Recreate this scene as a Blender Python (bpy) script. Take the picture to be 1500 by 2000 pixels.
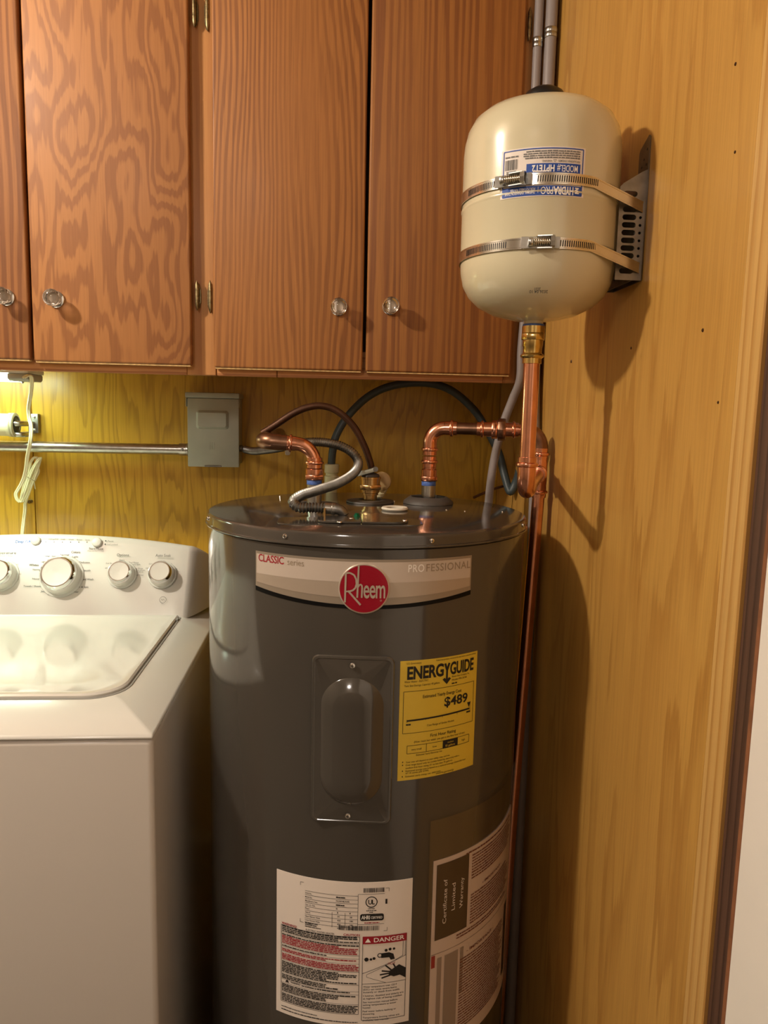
import bpy, bmesh, math, random
from mathutils import Vector, Matrix
random.seed(7)
PI = math.pi
for o in list(bpy.data.objects): bpy.data.objects.remove(o, do_unlink=True)
scene = bpy.context.scene
COL = scene.collection

# ------------------------------------------------------------------ camera
FPX, IW, IH = 1450.0, 1500, 2000
CAM = Vector((0, -1.70, 1.355))
yaw, pitch, roll = math.radians(4.3), math.radians(7.5), math.radians(1.3)
cF = Vector((math.sin(yaw)*math.cos(pitch), math.cos(yaw)*math.cos(pitch), -math.sin(pitch)))
r0 = Vector((math.cos(yaw), -math.sin(yaw), 0)); u0 = r0.cross(cF)
cR = r0*math.cos(roll) + u0*math.sin(roll); cU = u0*math.cos(roll) - r0*math.sin(roll)
cam = bpy.data.cameras.new('camera'); camo = bpy.data.objects.new('camera', cam); COL.objects.link(camo)
cam.sensor_fit = 'VERTICAL'; cam.sensor_height = 36; cam.lens = FPX/IH*36; cam.clip_start = .01
M = Matrix.Identity(4)
for i in range(3):
    M[i][0], M[i][1], M[i][2], M[i][3] = cR[i], cU[i], -cF[i], CAM[i]
camo.matrix_world = M
scene.camera = camo
# ------------------------------------------------------------------ world, view
w = bpy.data.worlds.new('world'); scene.world = w; w.use_nodes = True
w.node_tree.nodes['Background'].inputs[0].default_value = (1, .82, .62, 1)
w.node_tree.nodes['Background'].inputs[1].default_value = .02
vs = scene.view_settings; vs.view_transform = 'Standard'; vs.look = 'None'; vs.gamma = 1; vs.use_curve_mapping = False
vs.exposure = 0.42
# lamp strengths (the lamps themselves are built further down)
CEIL_POS = Vector((-1.15, -1.06, 2.22)); CEIL_W = 54; CEIL_COL = (1, .87, .73)
FILL_POS = Vector((-.65, -2.55, 2.16)); FILL_W = 17; FILL_COL = (1, .90, .82)  # second lamp is an added fill
TUBE_E = 21.0; TUBE_COL = (.75, 1.0, .75)

# ------------------------------------------------------------------ measuring helpers (pixel on a known plane -> point)
def ray(px, py): return cF + cR*((px-IW/2)/FPX) - cU*((py-IH/2)/FPX)
def at(px, py, **k):
    d = ray(px, py); (a, v), = k.items(); i = 'xyz'.index(a)
    return CAM + d*((v-CAM[i])/d[i])
def at_plane(px, py, p, n):
    d = ray(px, py); return CAM + d*((p-CAM).dot(n)/d.dot(n))
class Cyl:
    def __init__(s, cx, cy, R): s.c = (cx, cy); s.R = R
    def px(s, px, py):
        d = ray(px, py); ox, oy = CAM.x-s.c[0], CAM.y-s.c[1]
        a = d.x*d.x+d.y*d.y; b = 2*(ox*d.x+oy*d.y); c = ox*ox+oy*oy-s.R**2
        t = (-b-math.sqrt(max(0, b*b-4*a*c)))/(2*a); p = CAM+d*t
        return math.atan2(p.x-s.c[0], -(p.y-s.c[1])), p.z
    def pt(s, th, z, off=0): return (s.c[0]+(s.R+off)*math.sin(th), s.c[1]-(s.R+off)*math.cos(th), z)

# ------------------------------------------------------------------ materials
def lin(c):
    if isinstance(c, str): c = [int(c[i:i+2], 16)/255 for i in (0, 2, 4)]
    return tuple(x/12.92 if x <= .04045 else ((x+.055)/1.055)**2.4 for x in c)+(1,)
def mat(name, col, rough=.5, metal=0, coat=0, trans=0, emit=None, es=0, noise=0, nscale=40, bump=0, ior=1.5, spec=.5, aniso=0):
    m = bpy.data.materials.new(name); m.use_nodes = True
    nt = m.node_tree; b = nt.nodes['Principled BSDF']
    b.inputs['Base Color'].default_value = lin(col); b.inputs['Roughness'].default_value = rough
    b.inputs['Metallic'].default_value = metal; b.inputs['Coat Weight'].default_value = coat
    b.inputs['Transmission Weight'].default_value = trans; b.inputs['IOR'].default_value = ior
    b.inputs['Specular IOR Level'].default_value = spec; b.inputs['Coat Roughness'].default_value = .08
    if emit: b.inputs['Emission Color'].default_value = emit+(1,); b.inputs['Emission Strength'].default_value = es
    if noise or bump:
        tc = nt.nodes.new('ShaderNodeTexCoord'); n = nt.nodes.new('ShaderNodeTexNoise')
        n.inputs['Scale'].default_value = nscale; n.inputs['Detail'].default_value = 4
        nt.links.new(tc.outputs['Object'], n.inputs['Vector'])
        if noise:
            r = nt.nodes.new('ShaderNodeValToRGB'); c = lin(col)
            r.color_ramp.elements[0].color = tuple(x*(1-noise) for x in c[:3])+(1,)
            r.color_ramp.elements[1].color = tuple(min(1, x*(1+noise)) for x in c[:3])+(1,)
            r.color_ramp.elements[0].position = .3; r.color_ramp.elements[1].position = .7
            nt.links.new(n.outputs['Fac'], r.inputs[0]); nt.links.new(r.outputs[0], b.inputs['Base Color'])
        if bump:
            bp = nt.nodes.new('ShaderNodeBump'); bp.inputs['Strength'].default_value = bump; bp.inputs['Distance'].default_value = .002
            nt.links.new(n.outputs['Fac'], bp.inputs['Height']); nt.links.new(bp.outputs[0], b.inputs['Normal'])
    return m
def wood(name, light, dark, axis='x', var=0, duty=0, md=0, ma=22, mz=.8, a=5, b=.9, N=8, K=0, seed=0, rough=.6, fib=.35, coat=.05, soft=.35, mid=None, jit=.35):
    """rotary cut softwood: contour bands of a stretched noise field, ragged by fibre noise, grain upright (z)"""
    m = bpy.data.materials.new(name); m.use_nodes = True; nt = m.node_tree; L = nt.links; nn = nt.nodes.new
    bs = nt.nodes['Principled BSDF']; tc = nn('ShaderNodeTexCoord'); sp = nn('ShaderNodeSeparateXYZ'); L.new(tc.outputs['Object'], sp.inputs[0])
    X = sp.outputs['X' if axis == 'x' else 'Y']; Z = sp.outputs['Z']
    if axis == 'h': X, Z = sp.outputs['Z'], sp.outputs['X']
    def mth(op, p, q=None, r=None):
        n = nn('ShaderNodeMath'); n.operation = op
        for i, v in enumerate((p, q, r)):
            if v is None: continue
            if isinstance(v, (int, float)): n.inputs[i].default_value = v
            else: L.new(v, n.inputs[i])
        return n.outputs[0]
    def noise(sx, sz, off, det=2, ro=.5):
        cb = nn('ShaderNodeCombineXYZ'); L.new(mth('MULTIPLY', X, sx), cb.inputs[0]); L.new(mth('MULTIPLY', Z, sz), cb.inputs[1])
        cb.inputs[2].default_value = off
        n = nn('ShaderNodeTexNoise'); n.inputs['Scale'].default_value = 1; n.inputs['Detail'].default_value = det; n.inputs['Roughness'].default_value = ro
        L.new(cb.outputs[0], n.inputs['Vector']); return n.outputs['Fac']
    big = noise(a, b, seed*7.3+1.1, 1.6, .45); rag = noise(130, 7, seed+3.7, 2); fibre = noise(420, 9, seed+11.2, 2)
    tone = noise(2.3, .5, seed*3+21, 1)
    v = mth('ADD', mth('MULTIPLY', big, N), mth('MULTIPLY', rag, jit))
    if md: v = mth('ADD', v, mth('MULTIPLY', noise(ma, mz, seed*2.1+31, 2), md))
    if K: v = mth('ADD', v, mth('MULTIPLY', X, K))
    f = mth('FRACT', v)
    rp = nn('ShaderNodeValToRGB'); e = rp.color_ramp.elements
    cl, cd = lin(light), lin(dark); mm = tuple((x*.55+y*.45) for x, y in zip(cl, cd)) if mid is None else lin(mid)
    e[0].position = 0; e[0].color = cl; e[1].position = 1; e[1].color = cl
    for p, c in (((.36, cl), (.46, mm), (.54, cd), (.88, cd)) if duty else ((soft, cl), (.66, mm), (.84, cd), (.93, cd))):
        q = e.new(p); q.color = c
    L.new(f, rp.inputs[0])
    band = rp.outputs[0]
    if var:   # figure fades in and out across the sheet
        vn = mth('MULTIPLY_ADD', noise(6, 1.4, seed+51, 1), 3.2*var, -.75*var); vc = nn('ShaderNodeClamp'); L.new(vn, vc.inputs[0])
        mv = nn('ShaderNodeMixRGB'); L.new(vc.outputs[0], mv.inputs[0]); mv.inputs[1].default_value = tuple(x*.75+y*.25 for x, y in zip(cl, cd)); L.new(band, mv.inputs[2]); band = mv.outputs[0]
    mx = nn('ShaderNodeMixRGB'); mx.blend_type = 'MULTIPLY'; mx.inputs[0].default_value = fib; L.new(band, mx.inputs[1])
    r2 = nn('ShaderNodeValToRGB'); r2.color_ramp.elements[0].position = .25; r2.color_ramp.elements[0].color = (.45, .40, .36, 1)
    r2.color_ramp.elements[1].position = .6; r2.color_ramp.elements[1].color = (1, 1, 1, 1); L.new(fibre, r2.inputs[0]); L.new(r2.outputs[0], mx.inputs[2])
    m2 = nn('ShaderNodeMixRGB'); m2.blend_type = 'MULTIPLY'; m2.inputs[0].default_value = .5; L.new(mx.outputs[0], m2.inputs[1])
    r3 = nn('ShaderNodeValToRGB'); r3.color_ramp.elements[0].position = .3; r3.color_ramp.elements[0].color = (.72, .66, .6, 1)
    r3.color_ramp.elements[1].position = .65; L.new(tone, r3.inputs[0]); L.new(r3.outputs[0], m2.inputs[2])
    L.new(m2.outputs[0], bs.inputs['Base Color'])
    bs.inputs['Roughness'].default_value = rough; bs.inputs['Coat Weight'].default_value = coat; bs.inputs['Coat Roughness'].default_value = .25
    bp = nn('ShaderNodeBump'); bp.inputs['Strength'].default_value = .12; bp.inputs['Distance'].default_value = .0006
    L.new(fibre, bp.inputs['Height']); L.new(bp.outputs[0], bs.inputs['Normal'])
    return m
W_DOOR0 = wood('fir_ply_door_a', 'aa713d', '8d582c', duty=1, a=8, b=1.5, N=6, K=60, seed=4, md=2.5)
W_DOOR1 = wood('fir_ply_door_b', 'ad743e', '955f30', duty=1, a=9, b=3.2, N=14, K=10, seed=1, soft=.40, fib=.22, jit=1.1, md=1.2, ma=30, mz=3)
W_DOOR2 = wood('fir_ply_door_c', 'aa7036', '8b5626', duty=1, a=6, b=1.2, N=11, K=95, seed=2, soft=.25, jit=.6, md=3, var=1.0, mz=1.2)
W_DOOR3 = wood('fir_ply_door_d', 'a0682d', '834e1e', duty=1, a=5, b=.5, N=7, K=60, seed=3, soft=.3, jit=.4, md=3.5, var=1.0, mz=.6)
W_FRAME = wood('fir_frame', 'bf8648', 'ab7139', a=3, b=.4, N=2, K=30, seed=5, fib=.2)
W_RAIL = wood('fir_rail', 'cf9257', 'b0713c', axis='h', a=14, b=.5, N=3, K=60, seed=6)
W_BACK = wood('varnished_ply_back', 'd3a637', 'ba8f2e', a=10, b=2.2, N=10, K=34, md=4, mz=1.6, var=1.2, jit=.7, seed=8, rough=.3, soft=.5, fib=.25)
W_RIGHT = wood('varnished_ply_right', 'cb9c4e', 'b98840', axis='y', a=5, b=.8, N=9, K=6, seed=9, rough=.42, soft=.4, fib=.26, jit=.7, md=3, ma=18, mz=1.0, var=.9)
W_BOARD = wood('pine_board_right', 'd0a662', 'bb8b49', axis='y', a=4, b=.3, N=3, K=70, seed=10, rough=.36, fib=.2)
W_EDGE = mat('raw_ply_edge', 'd9b578', .6, noise=.25, nscale=160)
W_DARK = wood('dark_jamb', '5d4234', '432d23', axis='y', a=5, b=.4, N=3, K=80, seed=12, rough=.5)
W_BROWN = mat('brown_edge', '8a5a3c', .5, noise=.2, nscale=60)
PLASTER = mat('painted_wall', '9a8b78', .8, noise=.05, nscale=12)
WHITE_DOOR = mat('white_paint', 'efe9e0', .4, noise=.03, nscale=8)
FLOORM = mat('concrete_floor', '6f675c', .8, noise=.25, nscale=9, bump=.2)
GREY_HEATER = mat('heater_enamel', '45413b', .15, coat=.6, bump=.04, nscale=7)
GREY_LID = mat('heater_lid_enamel', '423d37', .14, coat=.6)
RUBBER_GREY = mat('grey_rubber', '4c4640', .55)
STEEL = mat('galvanised_steel', 'b9b8b2', .28, metal=1, noise=.15, nscale=70)
STEEL_D = mat('dull_steel', '8b8984', .4, metal=1, noise=.2, nscale=60)
STEEL_B = mat('bright_band_steel', 'd6d0c2', .2, metal=1)
CHROME = mat('chrome', 'e2e2e2', .06, metal=1)
COPPER = mat('bright_copper', 'e6a586', .2, metal=1, noise=.1, nscale=60)
COPPER_D = mat('dull_copper', '8d6a54', .34, metal=1, noise=.3, nscale=40)
COPPER_BR = mat('brown_oxidised_copper', '4a2e1c', .4, metal=.6, noise=.2, nscale=40)
BRASS = mat('brass', 'c9a873', .24, metal=1, noise=.1, nscale=60)
BRASS_Y = mat('bright_yellow_brass', 'd8bd78', .18, metal=1)
BRONZE = mat('antique_brass_hinge', '8a7a58', .4, metal=1, noise=.4, nscale=200)
TAPE = mat('blue_thread_sealant', '4d6bb0', .55, noise=.25, nscale=200)
BEIGE = mat('beige_tank_enamel', 'cfc6a6', .22, coat=.5)
BLACK = mat('black_plastic', '14110f', .4)
BLACKP = mat('black_print', '17130e', .6)
GREYP = mat('grey_print', '6c6a66', .6)
REDP = mat('red_print', '9c1526', .5)
BLUEP = mat('blue_print', '1f4aa0', .5)
BLUEL = mat('light_blue_print', '3c78c4', .5)
WHITEP = mat('white_print', 'f6f1ea', .5)
PAPER = mat('white_label_paper', 'e8ddd2', .45)
PAPER2 = mat('leaflet_paper', 'dccabf', .5)
YELLOW = mat('yellow_label_paper', 'dcbc3a', .45)
SILVERL = mat('silver_label', 'b5a695', .35, metal=.3)
SILVERD = mat('silver_label_dark', '9a8d7c', .35, metal=.3)
SILVER3 = mat('silver_label_mid', 'c6b8aa', .35, metal=.1)
TAUPE = mat('taupe_print', '97856f', .5)
REDL = mat('red_foil', 'a5142c', .22, metal=.35)
FADEL = mat('label_letter_silver', 'cdbfb0', .25, metal=.5)
WASH = mat('washer_enamel', 'd4d3cc', .22, coat=.4)
WASH_B = mat('washer_body_shaded', 'cbc4bb', .3, coat=.2)  # white washer body, toned darker to carry the shade on its front
WASH_G = mat('washer_gap_hinge_grey', '8d8c86', .5)
GREYBOX = mat('grey_box_paint', 'a5a899', .38, noise=.05, nscale=30)
CABLE_G = mat('grey_pvc', '8f8683', .38)
CABLE_B = mat('blue_grey_hose', '3f4a4c', .45)
CORD = mat('ivory_cord', 'e6dfb8', .45)
CREAM = mat('cream_plastic', 'd8d2ac', .4)
GLASS = mat('clear_glass', 'f6f2ee', .02, trans=1, ior=1.5)
FOAM = mat('white_foam', 'd8d0bf', .7)
GREENM = mat('green_screw', '1d7a55', .3, metal=.6)
TUBE = mat('fluorescent_lens', 'ffffff', .5, emit=TUBE_COL, es=TUBE_E)
FIXT = mat('fixture_white_metal', 'd7d5cd', .45)
def clear_film():
    m = bpy.data.materials.new('clear_pouch_film'); m.use_nodes = True; nt = m.node_tree; out = nt.nodes['Material Output']
    t = nt.nodes.new('ShaderNodeBsdfTransparent'); t.inputs[0].default_value = (.95, .94, .92, 1)
    g = nt.nodes.new('ShaderNodeBsdfGlossy'); g.inputs['Roughness'].default_value = .12; g.inputs[0].default_value = (.9, .85, .8, 1)
    mx = nt.nodes.new('ShaderNodeMixShader'); mx.inputs[0].default_value = .08
    nt.links.new(t.outputs[0], mx.inputs[1]); nt.links.new(g.outputs[0], mx.inputs[2]); nt.links.new(mx.outputs[0], out.inputs[0])
    return m
FILM = clear_film()

# ------------------------------------------------------------------ object helpers
def thing(name, label, cat, loc, group=None):
    o = bpy.data.objects.new(name, None); COL.objects.link(o); o.location = loc; o.empty_display_size = .02
    o['label'] = label; o['category'] = cat
    if group: o['group'] = group
    return o
def link(name, me, m, parent=None, smooth=False, label=None, kind=None):
    o = bpy.data.objects.new(name, me); COL.objects.link(o)
    me.materials.clear(); me.materials.append(m)
    if smooth is not False:
        me.shade_smooth()
        try: me.set_sharp_from_angle(angle=math.radians(smooth if smooth is not True else 40))
        except Exception: pass
    if parent is not None:
        o.parent = parent
        o.matrix_parent_inverse = Matrix.Translation(-parent.location)   # meshes are modelled in world space
    if label: o['label'] = label
    if kind: o['kind'] = kind
    return o
def tag(o, label, cat, group=None):
    o['label'] = label; o['category'] = cat
    if group: o['group'] = group
    return o
class MB:
    def __init__(s): s.v = []; s.f = []
    def add(s, vs, fs):
        n = len(s.v); s.v += [tuple(p) for p in vs]; s.f += [tuple(i+n for i in q) for q in fs]; return s
    def box(s, lo, hi):
        x0, y0, z0 = lo; x1, y1, z1 = hi
        return s.add([(x0,y0,z0),(x1,y0,z0),(x1,y1,z0),(x0,y1,z0),(x0,y0,z1),(x1,y0,z1),(x1,y1,z1),(x0,y1,z1)],
                     [(3,2,1,0),(4,5,6,7),(0,1,5,4),(1,2,6,5),(2,3,7,6),(3,0,4,7)])
    def hexa(s, p):   # 8 points: bottom 4 (ccw from above), top 4
        return s.add(p, [(3,2,1,0),(4,5,6,7),(0,1,5,4),(1,2,6,5),(2,3,7,6),(3,0,4,7)])
    def lathe(s, prof, o, ax=(0,0,1), n=32, cap=True):
        """prof: (radius, distance along axis)"""
        ax = Vector(ax).normalized(); o = Vector(o)
        t = Vector((1,0,0)) if abs(ax.x) < .9 else Vector((0,1,0)); e1 = ax.cross(t).normalized(); e2 = ax.cross(e1)
        vs = []; fs = []
        for r, h in prof:
            for k in range(n):
                a = 2*PI*k/n; vs.append(o+ax*h+e1*(r*math.cos(a))+e2*(r*math.sin(a)))
        for i in range(len(prof)-1):
            for k in range(n):
                k2 = (k+1) % n; fs.append((i*n+k, i*n+k2, (i+1)*n+k2, (i+1)*n+k))
        if cap: fs.append(tuple(range(n))[::-1]); fs.append(tuple((len(prof)-1)*n+k for k in range(n)))
        return s.add(vs, fs)
    def tube(s, pts, r, n=12, closed=False):
        pts = [Vector(p) for p in pts]; m = len(pts); vs = []; fs = []
        rr = r if isinstance(r, (list, tuple)) else [r]*m
        T = []
        for i in range(m):
            a = pts[(i-1) % m] if (closed or i > 0) else pts[i]; b = pts[(i+1) % m] if (closed or i < m-1) else pts[i]
            T.append((b-a).normalized())
        ref = Vector((0,0,1)) if abs(T[0].z) < .9 else Vector((1,0,0))
        e1 = T[0].cross(ref).normalized()
        for i in range(m):
            e1 = (e1-T[i]*e1.dot(T[i])).normalized(); e2 = T[i].cross(e1)
            for k in range(n):
                a = 2*PI*k/n; vs.append(pts[i]+e1*(rr[i]*math.cos(a))+e2*(rr[i]*math.sin(a)))
        for i in range(m if closed else m-1):
            j = (i+1) % m
            for k in range(n):
                k2 = (k+1) % n; fs.append((i*n+k, i*n+k2, j*n+k2, j*n+k))
        if not closed: fs.append(tuple(range(n))[::-1]); fs.append(tuple((m-1)*n+k for k in range(n)))
        return s.add(vs, fs)
    def prism(s, poly, o, e1, e2, e3, d0, d1):
        """poly in (e1,e2), extruded along e3 from d0 to d1"""
        o, e1, e2, e3 = map(Vector, (o, e1, e2, e3)); n = len(poly)
        vs = [o+e1*p[0]+e2*p[1]+e3*d0 for p in poly]+[o+e1*p[0]+e2*p[1]+e3*d1 for p in poly]
        fs = [tuple(range(n))[::-1], tuple(range(n, 2*n))]+[(i, (i+1) % n, n+(i+1) % n, n+i) for i in range(n)]
        return s.add(vs, fs)
    def build(s, name, m, parent=None, smooth=False, bevel=0, seg=2, label=None, kind=None, origin=None):
        me = bpy.data.meshes.new(name); me.from_pydata(s.v, [], s.f); me.validate(clean_customdata=False)
        bm = bmesh.new(); bm.from_mesh(me); bmesh.ops.recalc_face_normals(bm, faces=bm.faces)
        if bevel:
            ed = [e for e in bm.edges if len(e.link_faces) == 2 and e.calc_face_angle(0) > .5]
            bmesh.ops.bevel(bm, geom=ed, offset=bevel, segments=seg, profile=.5, affect='EDGES', clamp_overlap=True)
        bm.to_mesh(me); bm.free(); me.update()
        if bevel and smooth is False: smooth = 35
        return link(name, me, m, parent, smooth, label, kind)
def spline(pts, n=10):
    """Catmull-Rom through pts"""
    P = [Vector(p) for p in pts]; P = [P[0]*2-P[1]]+P+[P[-1]*2-P[-2]]; out = []
    for i in range(1, len(P)-2):
        a, b, c, d = P[i-1:i+3]
        for k in range(n):
            t = k/n; out.append(.5*((2*b)+(c-a)*t+(2*a-5*b+4*c-d)*t*t+(3*b-a-3*c+d)*t**3))
    out.append(P[-2]); return out
def rrect(w, h, r, n=5, cx=0, cy=0):
    out = []
    for sx, sy, a0 in ((1,1,0), (-1,1,90), (-1,-1,180), (1,-1,270)):
        for k in range(n+1):
            a = math.radians(a0+90*k/n); out.append((cx+sx*(w/2-r)+r*math.cos(a), cy+sy*(h/2-r)+r*math.sin(a)))
    return out
def circ(r, n=24, cx=0, cy=0, a0=0, a1=360): 
    m = n if a1-a0 == 360 else n+1
    return [(cx+r*math.cos(math.radians(a0+(a1-a0)*k/n)), cy+r*math.sin(math.radians(a0+(a1-a0)*k/n))) for k in range(m)]
def slab(loops, thick):
    """flat plate with holes (first loop outer): mesh in local xy, thickness along z"""
    cu = bpy.data.curves.new('tmp', 'CURVE'); cu.dimensions = '2D'; cu.fill_mode = 'BOTH'; cu.extrude = thick/2
    for lp in loops:
        s = cu.splines.new('POLY'); s.points.add(len(lp)-1); s.use_cyclic_u = True
        for p, q in zip(s.points, lp): p.co = (q[0], q[1], 0, 1)
    o = bpy.data.objects.new('tmp', cu); me = bpy.data.meshes.new_from_object(o)
    bpy.data.objects.remove(o); bpy.data.curves.remove(cu); return me
# ---- print on surfaces
def text_geo(s, bold=0.0, spacing=1.0):
    cu = bpy.data.curves.new('tmp', 'FONT'); cu.body = s; cu.size = 1; cu.offset = bold; cu.space_character = spacing; cu.resolution_u = 3
    o = bpy.data.objects.new('tmp', cu); me = bpy.data.meshes.new_from_object(o)
    v = [(p.co.x, p.co.y) for p in me.vertices]; f = [tuple(p.vertices) for p in me.polygons]
    bpy.data.objects.remove(o); bpy.data.curves.remove(cu); bpy.data.meshes.remove(me)
    return v, f
CAPH = max(p[1] for p in text_geo('H')[0])
class Print:
    """collects flat print (u right, v up, metres) and lays it on a surface through fn(u, v, off)"""
    def __init__(s, fn, off): s.fn = fn; s.off = off; s.mb = MB()
    def text(s, t, p0, p1, cap, bold=0., spacing=1., slant=0.):
        """from surface point p0 (left end of the baseline) to p1; reversed ends turn it upside down"""
        v, f = text_geo(t, bold, spacing)
        if not v: return s
        x0 = min(p[0] for p in v); x1 = max(p[0] for p in v)
        du, dv = p1[0]-p0[0], p1[1]-p0[1]; L = math.hypot(du, dv); ex = (du/L, dv/L); ey = (-ex[1], ex[0])
        kx = L/(x1-x0); ky = cap/CAPH
        out = []
        for a, b in v:
            X = (a-x0)*kx+b*ky*slant; Y = b*ky
            out.append(s.fn(p0[0]+ex[0]*X+ey[0]*Y, p0[1]+ex[1]*X+ey[1]*Y, s.off))
        s.mb.add(out, f); return s
    def rect(s, u0, v0, u1, v1, n=1):
        for i in range(n):
            a = u0+(u1-u0)*i/n; b = u0+(u1-u0)*(i+1)/n
            s.mb.add([s.fn(a, v0, s.off), s.fn(b, v0, s.off), s.fn(b, v1, s.off), s.fn(a, v1, s.off)], [(0,1,2,3)])
        return s
    def line(s, p, q, wd, n=1):
        du, dv = q[0]-p[0], q[1]-p[1]; L = math.hypot(du, dv); nx, ny = -dv/L*wd/2, du/L*wd/2
        for i in range(n):
            a = (p[0]+du*i/n, p[1]+dv*i/n); b = (p[0]+du*(i+1)/n, p[1]+dv*(i+1)/n)
            s.mb.add([s.fn(a[0]-nx, a[1]-ny, s.off), s.fn(b[0]-nx, b[1]-ny, s.off), s.fn(b[0]+nx, b[1]+ny, s.off), s.fn(a[0]+nx, a[1]+ny, s.off)], [(0,1,2,3)])
        return s
    def frame(s, u0, v0, u1, v1, wd, n=8):
        s.line((u0,v0),(u1,v0),wd,n); s.line((u0,v1),(u1,v1),wd,n); s.line((u0,v0),(u0,v1),wd); s.line((u1,v0),(u1,v1),wd); return s
    def poly(s, pts):
        c = (sum(p[0] for p in pts)/len(pts), sum(p[1] for p in pts)/len(pts)); n = len(pts)
        s.mb.add([s.fn(p[0], p[1], s.off) for p in pts]+[s.fn(c[0], c[1], s.off)], [(i, (i+1) % n, n) for i in range(n)]); return s
    def ring(s, c, r0, r1, n=32):
        vs = []
        for k in range(n):
            a = 2*PI*k/n
            for r in (r0, r1): vs.append(s.fn(c[0]+r*math.cos(a), c[1]+r*math.sin(a), s.off))
        s.mb.add(vs, [(2*k, 2*k+1, (2*k+3) % (2*n), (2*k+2) % (2*n)) for k in range(n)]); return s
    def words(s, u0, u1, v, h, rnd=None, gap=.35, last=1.):
        """an illegible line of small print: a row of short word marks"""
        u = u0; end = u0+(u1-u0)*last
        while u < end:
            L = min(h*random.uniform(1.2, 4.2), end-u)
            if L > h*.4: s.rect(u, v, u+L, v+h*random.uniform(.75, 1))
            u += L+h*gap*random.uniform(.7, 1.6)
        return s
    def barcode(s, u0, u1, v0, v1, n=30):
        for i in range(n):
            a = u0+(u1-u0)*i/n; s.rect(a, v0, a+(u1-u0)/n*random.choice((.3, .5, .75)), v1)
        return s
    def build(s, name, m, parent, label=None): return s.mb.build(name, m, parent, label=label, kind='stuff' if name == 'print' else None)
def sheet(fn, u0, u1, v0, v1, off, n=24, nv=1):
    mb = MB(); vs = []; fs = []
    for j in range(nv+1):
        for i in range(n+1): vs.append(fn(u0+(u1-u0)*i/n, v0+(v1-v0)*j/nv, off))
    for j in range(nv):
        for i in range(n): fs.append((j*(n+1)+i, j*(n+1)+i+1, (j+1)*(n+1)+i+1, (j+1)*(n+1)+i))
    # rim down to the surface so that the sheet has an edge
    b = len(vs)
    per = list(range(n+1))+[(j+1)*(n+1)+n for j in range(nv)]+[nv*(n+1)+i for i in range(n-1, -1, -1)]+[j*(n+1) for j in range(nv-1, 0, -1)]
    pu = {}
    for j in range(nv+1):
        for i in range(n+1): pu[j*(n+1)+i] = (u0+(u1-u0)*i/n, v0+(v1-v0)*j/nv)
    for q in per: vs.append(fn(pu[q][0], pu[q][1], 0))
    m = len(per)
    for k in range(m): fs.append((per[(k+1) % m], per[k], b+k, b+(k+1) % m))
    return mb.add(vs, fs)

def structure(o): o['kind'] = 'structure'; return o
# ================================================================== the room
XW = .39          # right wall
H = 2.42
XL, YF = -2.3, -3.1
structure(MB().box((XL-.1, YF-.1, -.1), (1.6, .1, 0)).build('floor', FLOORM))
structure(MB().box((XL-.1, YF-.1, H), (1.6, .1, H+.1)).build('ceiling', PLASTER))
wl = structure(MB().box((XL-.1, YF, 0), (XL, .0, H)).build('wall_left', PLASTER))
wf = structure(MB().box((XL, YF-.1, 0), (1.6, YF, H)).build('wall_front', PLASTER))
wb = structure(MB().box((XL, .012, 0), (XW+.13, .1, H)).build('wall_back', BLACK))
xs = at(69, 1000, y=0).x
MB().box((XL, 0, 0), (xs-.0009, .0118, H)).build('panel', W_BACK, wb, bevel=.0008, seg=1)
MB().box((xs+.0009, 0, 0), (XW, .0118, H)).build('panel', W_BACK, wb, bevel=.0008, seg=1)
ye0 = at(1434, 1300, x=XW).y; ye1 = at(1468, 1300, x=XW).y; ye2 = at(1477, 1300, x=XW).y
yb = at(1391, 1300, x=XW).y
wr = structure(MB().box((XW+.0122, -1.06, 0), (XW+.13, 0, H)).build('wall_right', W_DARK))
MB().box((XW, yb, 0), (XW+.012, 0, H)).build('panel', W_RIGHT, wr)
MB().box((XW-.0006, ye0, 0), (XW+.012, yb-.0004, H)).build('board', W_BOARD, wr, bevel=.001, seg=1)
t1 = structure(MB().box((XW+.004, ye1, 0), (XW+.0122, ye0-.0003, H)).build('trim_1', W_DARK))
t2 = structure(MB().box((XW+.001, ye2, 0), (XW+.03, ye1-.0003, H)).build('trim_2', W_BROWN, bevel=.001, seg=1))
wd = structure(MB().box((XW+.001, YF, 0), (XW+.1, ye2-.0006, H)).build('wall_side', WHITE_DOOR))
# worm holes and knots in the right wall panel
for px, py, r in ((1373, 645, .0022), (1233, 680, .0018), (1116, 706, .003), (1403, 786, .0016), (1437, 125, .0018), (1436, 297, .0016)):
    p = at(px, py, x=XW); q = MB().lathe([(r, 0), (r*.8, .0006)], (XW-.0002, p.y, p.z), (-1, 0, 0), 8).build('nail_hole', COPPER_BR, wr)

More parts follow.
